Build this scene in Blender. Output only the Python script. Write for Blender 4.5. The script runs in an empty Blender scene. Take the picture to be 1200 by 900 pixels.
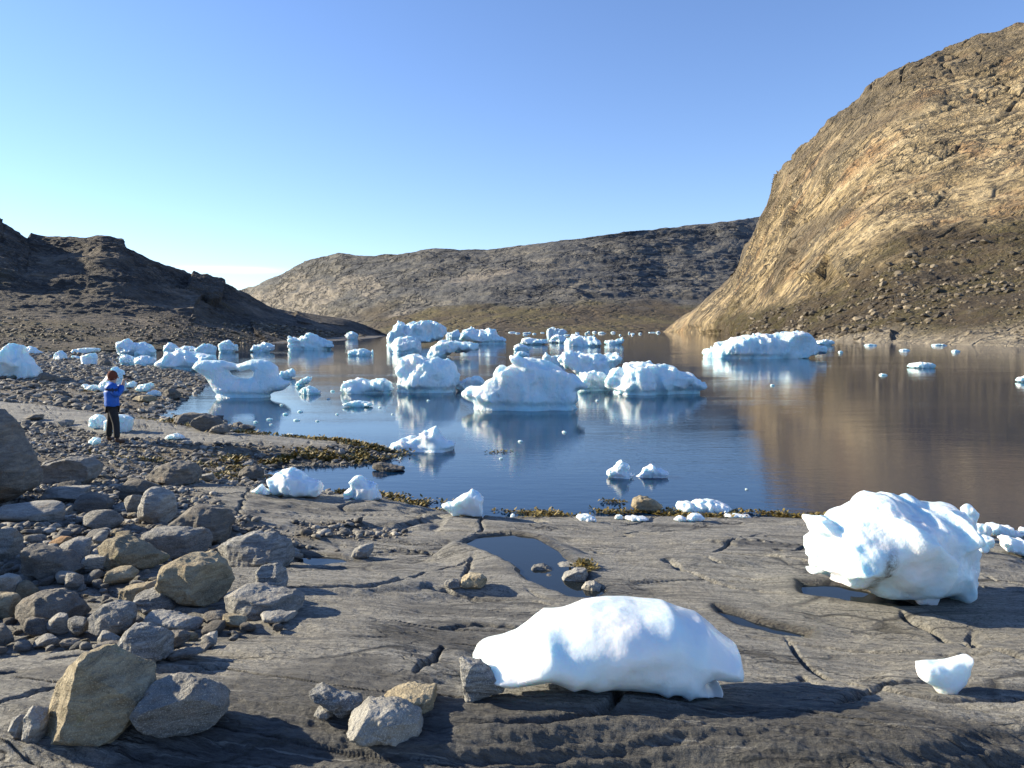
import bpy, math, random
import numpy as np
from mathutils import Vector, Matrix
random.seed(7)
SC = bpy.context.scene
COL = SC.collection
# ------------------------------------------------------------------ camera model
CAMH, F = 3.1, 900.0
PITCH = math.atan(64/900)
cp, sp = math.cos(PITCH), math.sin(PITCH)
def ray(px, py):
    a = (px-600)/F; b = (450-py)/F
    return np.array([a, cp + b*sp, -sp + b*cp])
def atY(px, py, Y):
    d = ray(px, py); t = Y/d[1]
    return np.array([d[0]*t, Y, CAMH + d[2]*t])
def atZ(px, py, z=0.0):
    d = ray(px, py); t = (z-CAMH)/d[2]
    return np.array([d[0]*t, d[1]*t, z])
SUN_EL = math.radians(21); SUN_AZ = math.radians(-75)       # azimuth clockwise from +Y
S_DIR = Vector((math.sin(SUN_AZ)*math.cos(SUN_EL), math.cos(SUN_AZ)*math.cos(SUN_EL), math.sin(SUN_EL)))
# ------------------------------------------------------------------ noise
def _h(ix, iy, iz, seed):
    h = (ix.astype(np.uint32)*np.uint32(374761393) + iy.astype(np.uint32)*np.uint32(668265263)
         + iz.astype(np.uint32)*np.uint32(2147483647) + np.uint32((seed*974634777) & 0xffffffff))
    h = (h ^ (h >> np.uint32(13)))*np.uint32(1274126177)
    h ^= h >> np.uint32(16)
    h = h*np.uint32(2246822519); h ^= h >> np.uint32(15)
    return h
_G = np.random.RandomState(3).normal(size=(256, 3)); _G /= np.linalg.norm(_G, axis=1)[:, None]
_G = _G.astype(np.float32)
def noise3(x, y, z, seed=0):
    flat2 = isinstance(z, (int, float)) and z == 0
    x, y, z = [np.asarray(v, np.float32) for v in np.broadcast_arrays(x, y, z)]
    x0 = np.floor(x); y0 = np.floor(y); z0 = np.floor(z)
    fx, fy, fz = x-x0, y-y0, z-z0
    ux, uy, uz = [f*f*f*(f*(f*6-15)+10) for f in (fx, fy, fz)]
    ix, iy, iz = x0.astype(np.int32), y0.astype(np.int32), z0.astype(np.int32)
    out = 0
    for dx in (0, 1):
        wx = ux if dx else 1-ux
        for dy in (0, 1):
            wy = uy if dy else 1-uy
            for dz in ((0,) if flat2 else (0, 1)):
                wz = uz if dz else 1-uz
                g = _G[(_h(ix+dx, iy+dy, iz+dz, seed) & np.uint32(255)).astype(np.int32)]
                out = out + wx*wy*wz*(g[..., 0]*(fx-dx) + g[..., 1]*(fy-dy) + g[..., 2]*(fz-dz))
    return out*1.6
def fbm(x, y, z, oct=4, seed=0, gain=.5, lac=2.03, ridged=False):
    a, s, t = 1.0, 0, 0
    for k in range(oct):
        n = noise3(x*lac**k, y*lac**k, z*lac**k, seed+17*k)
        if ridged: n = 1-2*np.abs(n)
        s = s + a*n; t += a; a *= gain
    return s/t
def sstep(a, b, x):
    t = np.clip((x-a)/(b-a), 0, 1); return t*t*(3-2*t)
def lerp(a, b, t): return a+(b-a)*t
def poly_sdf(X, Z, poly, closed=True):
    """signed distance, positive inside"""
    P = np.asarray(poly, float); n = len(P)
    d = np.full(X.shape, 1e9); ins = np.zeros(X.shape, bool)
    for i in range(n if closed else n-1):
        a = P[i]; b = P[(i+1) % n]; e = b-a
        L = max(float(e@e), 1e-12)
        wx, wz = X-a[0], Z-a[1]
        t = np.clip((wx*e[0]+wz*e[1])/L, 0, 1)
        d = np.minimum(d, (wx-e[0]*t)**2 + (wz-e[1]*t)**2)
        if closed:
            c = (a[1] > Z) != (b[1] > Z)
            if abs(e[1]) > 1e-12:
                ins ^= c & (X < e[0]*(Z-a[1])/e[1] + a[0])
    d = np.sqrt(d)
    return np.where(ins, d, -d) if closed else d
# ------------------------------------------------------------------ mesh helpers
def mesh_np(name, V, Q, smooth=True, attrs=None):
    V = np.asarray(V, np.float32); Q = np.asarray(Q, np.int32)
    m = bpy.data.meshes.new(name); k = Q.shape[1]
    m.vertices.add(len(V)); m.vertices.foreach_set('co', V.ravel())
    m.loops.add(Q.size); m.loops.foreach_set('vertex_index', Q.ravel())
    m.polygons.add(len(Q)); m.polygons.foreach_set('loop_start', np.arange(0, Q.size, k, dtype=np.int32))
    m.polygons.foreach_set('loop_total', np.full(len(Q), k, np.int32))
    m.polygons.foreach_set('use_smooth', np.full(len(Q), smooth, bool))
    for an, av in (attrs or {}).items():
        at = m.attributes.new(an, 'FLOAT', 'POINT'); at.data.foreach_set('value', np.asarray(av, np.float32).ravel())
    m.update(); m.validate()
    return m
def link(name, mesh, mat=None, parent=None):
    o = bpy.data.objects.new(name, mesh); COL.objects.link(o)
    if mat is not None and len(mesh.materials) == 0: mesh.materials.append(mat)
    if parent is not None: o.parent = parent
    return o
USED = set()
def tag(o, label=None, cat=None, group=None, kind=None):
    if label: o['label'] = label
    if cat: o['category'] = cat
    if group: o['group'] = group
    if kind: o['kind'] = kind
    return o
def grid_quads(nu, nv):
    i = np.arange(nu*nv).reshape(nu, nv)
    return np.stack([i[:-1, :-1], i[1:, :-1], i[1:, 1:], i[:-1, 1:]], -1).reshape(-1, 4)
def surface_nets(Fv, org, h):
    s = Fv < 0
    nx, ny, nz = Fv.shape
    cs = [(i, j, k) for i in (0, 1) for j in (0, 1) for k in (0, 1)]
    def sub(A, c): return A[c[0]:nx-1+c[0], c[1]:ny-1+c[1], c[2]:nz-1+c[2]]
    cnt = sum(sub(s, c).astype(np.int8) for c in cs)
    act = (cnt > 0) & (cnt < 8)
    idx = np.full(act.shape, -1, np.int64); ci = np.argwhere(act); idx[act] = np.arange(len(ci))
    vals = {c: Fv[ci[:, 0]+c[0], ci[:, 1]+c[1], ci[:, 2]+c[2]] for c in cs}
    acc = np.zeros((len(ci), 3)); num = np.zeros(len(ci))
    for a in cs:
        for ax in range(3):
            if a[ax]: continue
            b = list(a); b[ax] = 1; b = tuple(b)
            va, vb = vals[a], vals[b]; m = (va < 0) != (vb < 0)
            t = np.where(m, va/np.where(m, va-vb, 1), 0)
            p = np.tile(np.array(a, float), (len(ci), 1)); p[:, ax] += t
            acc[m] += p[m]; num[m] += 1
    V = (ci + acc/num[:, None])*h + np.asarray(org)
    Q = []
    for ax in range(3):
        o1, o2 = [(1, 2), (2, 0), (0, 1)][ax]
        sl0 = [slice(None)]*3; sl1 = [slice(None)]*3
        sl0[ax] = slice(0, -1); sl1[ax] = slice(1, None)
        a, b = s[tuple(sl0)], s[tuple(sl1)]
        for flip, m in ((0, a & ~b), (1, ~a & b)):
            e = np.argwhere(m); ok = (e[:, o1] > 0) & (e[:, o2] > 0) & (e[:, o1] < Fv.shape[o1]-1) & (e[:, o2] < Fv.shape[o2]-1)
            e = e[ok]
            def cid(d1, d2):
                q = e.copy(); q[:, o1] -= d1; q[:, o2] -= d2; return idx[q[:, 0], q[:, 1], q[:, 2]]
            q = np.stack([cid(1, 1), cid(0, 1), cid(0, 0), cid(1, 0)], -1)
            if flip: q = q[:, ::-1]
            Q.append(q)
    return V, np.concatenate(Q)
# ------------------------------------------------------------------ shoreline and ground
SHORE_PX = [(1700,700),(1350,648),(1200,624),(1100,614),(1000,609),(900,605),(800,604),(700,604),(600,605),(565,606),(500,594),(450,585),
 (400,580),(370,578),(330,573),(308,563),(304,553),(330,548),(400,546),(450,539),(456,533),(430,527),(400,524),(340,519),
 (300,515),(272,511),(268,498),(240,487),(215,487),(195,494),(184,490),(198,478),(217,466),(236,455),(248,449),(240,443),(220,437),
 (185,431),(142,430),(132,421),(139,410),(200,404.5),(280,403.5),(350,401),(400,399),(440,396),(452,393.5)]
SHORE = [tuple(atZ(*p)[:2]) for p in SHORE_PX]
LAND = [(60,-4),(60,-60),(-1500,-60),(-1500,600),(-100,600)][0:0]
LAND = [(80,4)] + SHORE + [(-120,520),(-1500,600),(-1500,-60),(80,-60)]
def LP(px, py): return tuple(atZ(px, py)[:2])
# puddles: (name, polygon at the picture's points, water level)
PUD_PX = {
 'tide_pool': ([(540,637),(560,628),(600,624),(632,630),(655,643),(672,660),(690,680),(712,694),(700,703),(668,700),(640,690),(612,678),(600,660),(575,648)], None),
 'puddle_by_ice': ([(935,683),(985,684),(1030,695),(1062,702),(1085,712),(1040,712),(985,704),(940,697)], None),
 'rock_channel': ([(838,712),(872,722),(905,733),(950,742),(945,749),(900,742),(865,733),(842,722)], None),
 'shallow_puddle': ([(352,650),(400,652),(412,660),(372,664),(345,660)], None),
}
ICEBED = []
def LP2(px, py):
    r_ = ray(px, py); t = 3.; 
    for _ in range(40): t = (CAMH - 2.15*(1-math.exp(-max(12.6-r_[1]*t, 0)/12.5)))/-r_[2]*.5 + t*.5
    return (r_[0]*t, r_[1]*t)
SPIT = [LP(*q) for q in [(-90,484),(60,487),(150,497),(250,511),(330,517),(430,525),(436,531),(330,535),(250,533),(160,528),(60,513),(-90,503)]]
def ground_core(X, Y, fine=True):
    X = np.asarray(X, float); Y = np.asarray(Y, float)
    d = poly_sdf(X, Y, LAND)
    dp = np.maximum(d, 0)
    near = 2.15*(1-np.exp(-dp/12.5))
    beach = 1.5*(1-np.exp(-dp/22)) + .012*np.maximum(dp-18, 0)
    wb = sstep(13.5, 20, Y)
    z = lerp(near, beach, wb)
    z = np.where(d < 0, np.maximum(d*.22, -4), z)
    # slabs of bedrock: long swells and a drop towards the camera in the nearest metres
    w = sstep(0, 1.6, dp)*(1-wb)
    crest = 3.50 + .10*np.sin(X*2.3+.8) + .12*noise3(X*1.1, Y*1.1, 0, 4) + .05*X - .55*sstep(-.5, -1.5, X)
    z = z - (1-wb)*.85*sstep(crest+.06, crest-1.15, Y)
    z = z + w*(.14*noise3(X*.28+.15*Y, Y*.75-.1*X, 0, 5) + .055*noise3(X*.7, Y*1.9, 0, 8))
    # bedrock spit where the person stands
    sx, sy = LP(-40, 487); ex, ey = LP(440, 531)
    ssd = poly_sdf(X, Y, SPIT)
    z = z + .22*sstep(-1.2, .9, ssd)
    # foreground back ridge (the flat slab behind the boulders)
    z = z + .10*np.exp(-(poly_sdf(X, Y, [LP(210,590), LP(420,600), LP(540,640)], closed=False)/.9)**2)*sstep(0, .6, dp)
    return z, d
JOINTS = [(.022, .07, [LP2(*q) for q in L_]) for L_ in (
 [(880,735),(940,741),(1010,750),(1080,756),(1160,764)], [(985,825),(1005,808),(1030,797),(1062,788),(1090,786)], [(1060,712),(1100,735),(1150,750),(1200,770)],
 [(935,778),(960,792),(985,803)], [(310,640),(390,642),(470,641),(545,643)], [(205,578),(300,582),(322,566)], [(277,625),(292,596),(316,582)],
 [(500,690),(620,700),(650,705)], [(548,690),(553,650),(565,612)], [(780,668),(860,690),(930,697),(1000,700)], [(820,650),(900,655),(980,668),(1060,672),(1200,690)],
 [(930,640),(1000,645),(1080,650)], [(520,735),(560,733),(620,738),(700,742)], [(495,800),(505,780),(515,765)], [(700,640),(780,650),(840,668)], [(0,738),(80,735),(150,720)], [(0,795),(90,790),(180,800),(260,795)])]
def rock_mask(X, Y, d):
    """1 on bare bedrock, 0 on loose stones"""
    n = .22*noise3(X*.5, Y*.5, 0, 31) + .1*noise3(X*2, Y*2, 0, 32)
    field = poly_sdf(X, Y, [LP(-900,700), LP(-300,560), LP(0,548), LP(150,548), LP(215,572), LP(280,640), LP(350,668), LP(392,700), LP(360,735), LP(240,770), LP(120,765), LP(0,770), LP(-400,800)])
    gap = poly_sdf(X, Y, [LP(330,652), LP(420,640), LP(470,655), LP(500,675), LP(420,690), LP(340,690)])
    far = sstep(13.3, 14.2, Y + 0)
    ssd = poly_sdf(X, Y, SPIT)
    rk = 1 - sstep(-.15, .3, field/2+n*.25-.1) - sstep(.0, .15, gap*.8 + n*.35 - .08)
    rk = np.clip(rk, 0, 1)*(1-far) + far*sstep(-.25, .1, ssd+n*.9)
    return np.clip(rk, 0, 1)
_puds = []
def _init_puds():
    for k, (pp, lv) in PUD_PX.items():
        c = np.mean(pp, axis=0)
        p = hit(*c, core=True)
        lvl = p[2] - .02
        poly = [tuple(atZ(x, y, lvl)[:2]) for x, y in pp]
        _puds.append((k, poly, lvl))
def ground(X, Y, detail=True):
    X = np.asarray(X, float); Y = np.asarray(Y, float)
    z, d = ground_core(X, Y)
    rk = rock_mask(X, Y, d)
    land = sstep(-.3, .25, d)
    if detail:
        sc = np.clip(Y/6, 1, 4)
        # strata: stretched along x, warped, terraced
        q = Y + X*.20 + .5*noise3(X*.35, Y*.35, 0, 11)
        st = fbm(X*.5, q*3.2, 0, 4, 12, gain=.55)
        tz = .05*st
        step = .055; tt = (z+tz+.05*q)/step; fr = tt-np.floor(tt)
        terr = (sstep(.35, .98, fr) - fr)*step
        relief = .045*st + .75*terr
        # cracks and gouges
        cr = np.abs(noise3(X*.42+.25*Y, Y*.55-X*.3, 0, 21)); crw = sstep(.024, .0, cr)*sstep(.0, .25, noise3(X*.6, Y*.6, 0, 22)+.12)
        cr2 = np.abs(noise3(X*.25, q*1.5, 0, 23)); crw2 = sstep(.02, .0, cr2)*sstep(-.05, .2, noise3(X*.35, Y*.7, 0, 24))
        rough = .010*fbm(X*2.4, q*9, 0, 4, 14) + .009*fbm(X*12, q*26, 0, 3, 15) + .006*np.minimum(0, noise3(X*5+q, q*7, 0, 19)+.12)*2
        # coarse broken layers low in the picture
        lowm = sstep(4.3, 3.4, Y)
        rough = rough*(1+1.0*lowm) + lowm*.04*fbm(X*.45, q*8, 0, 4, 16, ridged=True)
        wx_ = X + .07*noise3(X*3, Y*3, 0, 45) + .025*noise3(X*11, Y*11, 0, 47); wy_ = Y + .07*noise3(X*3, Y*3, 0, 46) + .025*noise3(X*11, Y*11, 0, 48)
        jn = 0
        for wd, dp_, L_ in JOINTS:
            dj = poly_sdf(wx_, wy_, L_, closed=False); jn = np.maximum(jn, dp_*np.exp(-(dj/wd)**2))
        zr = relief + rough - .06*crw - .05*crw2 - jn
        zg = .05*fbm(X*1.3, Y*1.3, 0, 4, 18)*np.clip(Y/12, .8, 2.2)
        z = z + land*(rk*zr + (1-rk)*zg)
    for k, poly, lvl in _puds:
        s = poly_sdf(X, Y, poly)
        w_ = sstep(-.42, -.03, s)
        nn = .03*noise3(X*3, Y*5, 0, 33)
        tgt = lvl + .03 - .10*sstep(-.06, .12, s+nn) + (.012*fbm(X*4, Y*7, 0, 3, 34))
        z = z*(1-w_) + tgt*w_
    return z
_AN = np.radians(np.linspace(-74, 74, 620)); _LR = np.linspace(math.log(1.2), math.log(600), 900)
_HG = {}
def make_cache(core):
    A, L = np.meshgrid(_AN, _LR, indexing='ij'); R = np.exp(L); X, Y = R*np.sin(A), R*np.cos(A)
    _HG[core] = (ground_core(X, Y)[0] if core else ground(X, Y, False)).astype(np.float64)
def gz_at(X, Y, core=False, grid=None):
    X = np.asarray(X, float); Y = np.asarray(Y, float)
    a = np.clip((np.arctan2(X, Y)-_AN[0])/(_AN[1]-_AN[0]), 0, len(_AN)-1.001); l = np.clip((np.log(np.hypot(X, Y))-_LR[0])/(_LR[1]-_LR[0]), 0, len(_LR)-1.001)
    i = a.astype(int); j = l.astype(int); a = a-i; l = l-j; G = _HG[core]
    return (G[i, j]*(1-a)+G[i+1, j]*a)*(1-l) + (G[i, j+1]*(1-a)+G[i+1, j+1]*a)*l
def hit(px, py, core=False):
    d = ray(px, py); ts = 1.8*1.004**np.arange(0, 1500)
    X, Y = d[0]*ts, d[1]*ts; Z = CAMH + d[2]*ts
    df = Z - np.maximum(gz_at(X, Y, core), 0)
    b = df < 0
    k = int(np.argmax(b)) if b.any() else len(ts)-1
    t = ts[k] if k == 0 else ts[k-1] + (ts[k]-ts[k-1])*df[k-1]/max(df[k-1]-df[k], 1e-9)
    return np.array([d[0]*t, d[1]*t, CAMH+d[2]*t])
make_cache(True)
_init_puds()
make_cache(False)

# ------------------------------------------------------------------ materials
class NT:
    def __init__(s, name):
        s.m = bpy.data.materials.new(name); s.m.use_nodes = True; s.t = s.m.node_tree
        s.t.nodes.clear(); s.out = s.t.nodes.new('ShaderNodeOutputMaterial')
        s.p = s.t.nodes.new('ShaderNodeBsdfPrincipled'); s.t.links.new(s.p.outputs[0], s.out.inputs[0])
    def n(s, kind, ins=None, **kw):
        nd = s.t.nodes.new('ShaderNode'+kind)
        for k, v in kw.items(): setattr(nd, k, v)
        for k, v in (ins or {}).items(): s.set(nd.inputs[k], v)
        return nd
    def set(s, sock, v):
        if isinstance(v, bpy.types.NodeSocket): s.t.links.new(v, sock)
        elif isinstance(v, bpy.types.Node): s.t.links.new(v.outputs[0], sock)
        else:
            if sock.type == 'RGBA' and len(v) == 3: v = (*v, 1)
            sock.default_value = v
    def pos(s, scale=(1, 1, 1), rot=(0, 0, 0), obj=False):
        g = s.n('TexCoord').outputs['Object'] if obj else s.n('NewGeometry').outputs['Position']
        return s.n('Mapping', {'Vector': g, 'Scale': scale, 'Rotation': rot}).outputs[0]
    def pos2(s, rot, scale):
        g = s.n('NewGeometry').outputs['Position']
        return s.n('Mapping', {'Vector': s.n('Mapping', {'Vector': g, 'Rotation': rot}).outputs[0], 'Scale': scale}).outputs[0]
    def noise(s, vec, scale, det=4, rough=.55, dist=0):
        return s.n('TexNoise', {'Vector': vec, 'Scale': scale, 'Detail': det, 'Roughness': rough, 'Distortion': dist}).outputs[0]
    def ramp(s, fac, stops):
        r = s.n('ValToRGB', {'Fac': fac}); e = r.color_ramp.elements
        while len(e) < len(stops): e.new(.5)
        for i, (p, c) in enumerate(stops):
            e[i].position = p; e[i].color = (*c, 1) if len(c) == 3 else c
        return r.outputs[0]
    def cracks(s, vec, scale, warp, w0, w1, wn=2.):
        n_ = s.n('TexNoise', {'Vector': vec, 'Scale': scale*wn, 'Detail': 4.}).outputs[1]
        v = s.n('VectorMath', {0: vec, 1: s.n('VectorMath', {0: n_, 3: warp/scale}, operation='SCALE').outputs[0]}, operation='ADD').outputs[0]
        return s.rng(s.n('TexVoronoi', {'Vector': v, 'Scale': scale}, feature='DISTANCE_TO_EDGE').outputs[0], w0, w1, 1, 0)
    def rng(s, v, a, b, c=0., d=1.): return s.n('MapRange', {'Value': v, 'From Min': a, 'From Max': b, 'To Min': c, 'To Max': d}).outputs[0]
    def mix(s, f, a, b, mode='MIX'):
        m = s.n('Mix', data_type='RGBA', blend_type=mode)
        s.set(m.inputs[0], f); s.set(m.inputs[6], a); s.set(m.inputs[7], b); return m.outputs[2]
    def math(s, op, a, b=0.): return s.n('Math', {0: a, 1: b}, operation=op).outputs[0]
    def bump(s, h, dist, strength=1., nrm=None):
        i = {'Height': h, 'Distance': dist, 'Strength': strength}
        if nrm is not None: i['Normal'] = nrm
        return s.n('Bump', i).outputs[0]
    def attr(s, name): return s.n('Attribute', attribute_name=name).outputs['Fac']
    def done(s, base, rough=.8, nrm=None, **kw):
        s.set(s.p.inputs['Base Color'], base); s.set(s.p.inputs['Roughness'], rough)
        if nrm is not None: s.set(s.p.inputs['Normal'], nrm)
        for k, v in kw.items(): s.set(s.p.inputs[k.replace('_', ' ')], v)
        return s.m
def mat_ground():
    t = NT('bedrock_and_shingle')
    rk = t.attr('rock'); wet = t.attr('wet')
    band = t.pos2((0, 0, .2), (.45, 3.4, 3.4))
    b1 = t.noise(band, 1.6, 6, .62, .6); b2 = t.noise(band, 9, 5, .6, .3)
    big = t.noise(t.pos(), .55, 4, .6); fine = t.noise(t.pos(), 38, 4, .7); mid = t.noise(t.pos(), 6, 5, .65)
    c = t.ramp(b1, [(.3, (.18, .175, .162)), (.44, (.30, .292, .268)), (.57, (.38, .366, .33)), (.7, (.47, .445, .39))])
    c = t.mix(t.rng(b2, .35, .7), c, t.mix(.5, c, (.15, .145, .13)))
    c = t.mix(t.rng(big, .48, .62, 0, .45), c, (.33, .30, .24))
    c = t.mix(t.rng(fine, .5, .62, 0, .75), c, (.075, .07, .062)); vf = t.noise(t.pos(), 110, 3, .7); c = t.mix(t.rng(vf, .52, .62, 0, .6), c, (.42, .40, .35)); fl = t.noise(t.pos2((0, 0, .2), (2.5, 16, 8)), 3.5, 6, .7); c = t.mix(t.rng(fl, .5, .66, 0, .6), c, (.09, .085, .078))
    c = t.mix(t.rng(mid, .6, .72, 0, .55), c, (.09, .085, .08))
    dk = t.noise(t.pos2((0, 0, .2), (.35, 1.6, 1)), 1.1, 6, .68, .4); dkm = t.math('MAXIMUM', t.rng(dk, .53, .62, 0, .75), t.math('MULTIPLY', t.attr('dark_rock_shade'), t.rng(dk, .30, .48, .35, 1.)))  # random dark bands, plus masked dark rock with shade painted in
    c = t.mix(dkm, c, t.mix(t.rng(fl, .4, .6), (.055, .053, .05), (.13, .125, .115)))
    sl1 = t.noise(t.pos2((0, 0, .2), (.5, 26, 8)), 1.0, 6, .7, .3); c = t.mix(t.rng(sl1, .50, .62, 0, .65), c, (.11, .107, .10)); c = t.mix(t.rng(sl1, .42, .34, 0, .5), c, (.48, .46, .41))
    rust = t.noise(t.pos(), 2.3, 5, .7)
    c = t.mix(t.rng(rust, .68, .76, 0, .6), c, (.24, .13, .06))
    g = t.ramp(t.noise(t.pos(), 14, 5, .7), [(.3, (.05, .044, .036)), (.5, (.115, .10, .078)), (.7, (.22, .195, .155))])
    g = t.mix(t.rng(t.noise(t.pos(), .35, 3), .45, .62), g, (.15, .115, .07))
    c = t.mix(rk, g, c)
    c = t.mix(wet, c, t.mix(1.0, c, (.42, .40, .36), 'MULTIPLY'))
    # hairline cracks
    vo = t.n('TexVoronoi', {'Vector': t.n('Mix', {0: .35, 4: t.pos((.5, 1.6, 1), (0, 0, .3)), 5: t.n('TexNoise', {'Vector': t.pos(), 'Scale': 1.4}).outputs[1]}, data_type='VECTOR').outputs[1], 'Scale': .9}, feature='DISTANCE_TO_EDGE').outputs[0]
    ck = t.math('MAXIMUM', t.rng(vo, .0, .022, 1, 0), t.math('MULTIPLY', t.cracks(t.pos2((0, 0, .25), (.9, 3.4, 1)), 1.0, 1.3, 0., .035), .8))
    ck = t.math('MULTIPLY', ck, t.rng(t.noise(t.pos(), .8, 3), .47, .56))
    ck = t.math('MULTIPLY', ck, rk)
    c = t.mix(t.math('MULTIPLY', ck, .8), c, (.03, .028, .025))
    h = t.math('ADD', t.math('MULTIPLY', b2, .55), t.math('ADD', t.math('MULTIPLY', fine, .42), t.math('MULTIPLY', fl, .95)))
    h = t.math('ADD', h, t.math('MULTIPLY', mid, .3)); h = t.math('SUBTRACT', h, t.math('MULTIPLY', ck, .8))
    return t.done(c, t.rng(wet, 0, 1, .78, .28), t.bump(h, .055, 1.))
def mat_rock(name, cols, rust=(.22, .12, .05), lich=.0, stripes=4.0, rot=(.3, .5, .2)):
    t = NT(name); ob = t.pos((1, 1, 1), rot, True); st = t.pos((1, 1, stripes), rot, True)
    oi = t.n('ObjectInfo').outputs['Random']
    w = t.n('VectorMath', {0: st, 1: t.n('CombineXYZ', {'X': t.math('MULTIPLY', oi, 40.)})}, operation='ADD').outputs[0]
    b = t.noise(w, 5, 6, .65, .5); f = t.noise(ob, 60, 4, .7); m = t.noise(ob, 9, 5, .6)
    c = t.ramp(b, [(.28, cols[0]), (.5, cols[1]), (.72, cols[2])])
    c = t.mix(t.rng(f, .52, .72, 0, .5), c, tuple(v*.35 for v in cols[0]))
    c = t.mix(t.rng(m, .58, .75, 0, .6), c, rust)
    if lich: c = t.mix(t.rng(t.noise(t.pos(), 3, 5, .7), .6, .66, 0, lich), c, (.24, .22, .09))
    v = t.rng(oi, 0, 1, .72, 1.22)
    c = t.n('VectorMath', {0: c, 3: v}, operation='SCALE').outputs[0]
    f2 = t.noise(ob, 150, 3, .7); c = t.mix(t.rng(f2, .54, .64, 0, .5), c, tuple(min(1, v*1.5) for v in cols[2]))
    h = t.math('ADD', b, t.math('ADD', t.math('MULTIPLY', f, .4), t.math('MULTIPLY', m, .7)))
    return t.done(c, .85, t.bump(h, .05, 1.))
def mat_ice(name, sss, blue=.5, bscale=1., bump=.03, dirt=0., washed=0., base_=(.88, .885, .88)):
    t = NT(name); ob = t.pos((1, 1, 1), (0, 0, 0), True)
    big = t.noise(ob, .7*bscale, 4, .6, .4); str_ = t.noise(t.pos((1, 1, .35), (.4, .3, 0), True), 4*bscale, 5, .6); fine = t.noise(ob, 14*bscale, 4, .65)
    c = t.mix(t.rng(big, .36, .58, 0, blue), base_, (.52, .76, .85))
    c = t.mix(t.rng(str_, .5, .75, 0, .35*blue+.1), c, (.72, .85, .90))
    if washed:
        wz = t.n('SeparateXYZ', {0: t.pos()}).outputs[2]; vs_ = t.noise(t.pos((1, 1, .22), (.15, .1, 0), True), 2.2*bscale, 5, .65)
        c = t.mix(t.rng(vs_, .5, .66, 0, .7), c, (.50, .76, .86))
        c = t.mix(t.math('MULTIPLY', t.rng(wz, .0, washed, .8, 0), t.rng(big, .35, .6, .35, 1)), c, (.38, .69, .77))
    if dirt:
        a = t.attr('dirt'); c = t.mix(t.math('MULTIPLY', a, t.rng(t.noise(ob, 16, 5, .8), .36, .62)), c, (.10, .075, .04))
    pit = t.n('TexVoronoi', {'Vector': t.n('Mix', {0: .25, 4: ob, 5: t.n('TexNoise', {'Vector': ob, 'Scale': 3.*bscale}).outputs[1]}, data_type='VECTOR').outputs[1], 'Scale': 7*bscale}, feature='SMOOTH_F1').outputs[0]
    h = t.math('ADD', t.math('ADD', str_, t.math('MULTIPLY', fine, .5)), t.math('MULTIPLY', pit, -.5))
    t.set(t.p.inputs['Subsurface Weight'], .6); t.set(t.p.inputs['Subsurface Radius'], (.55, .85, 1.0)); t.set(t.p.inputs['Subsurface Scale'], sss)
    t.set(t.p.inputs['IOR'], 1.31)
    return t.done(c, .28, t.bump(h, bump, .9))
def mat_water(name, amp=1., body=(.002, .018, .050)):
    t = NT(name)
    v1 = t.pos((.8, 2.4, 1)); v2 = t.pos((.10, .4, 1))
    r = t.noise(v1, 2.2, 3, .55); s = t.noise(v2, 1.2, 3, .5); rr = t.noise(t.pos((1.5, 3.5, 1)), 7, 2, .5)
    h = t.math('ADD', t.math('MULTIPLY', r, .0042), t.math('MULTIPLY', s, .008)); h = t.math('ADD', h, t.math('MULTIPLY', rr, .0015))
    calm = t.rng(t.noise(t.pos((.02, .09, 1)), 1, 4, .6), .42, .6, .45, 1.3)
    h = t.math('MULTIPLY', h, calm)
    t.set(t.p.inputs['IOR'], 1.34)
    return t.done(body, .02, t.bump(h, amp, .85))
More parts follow.
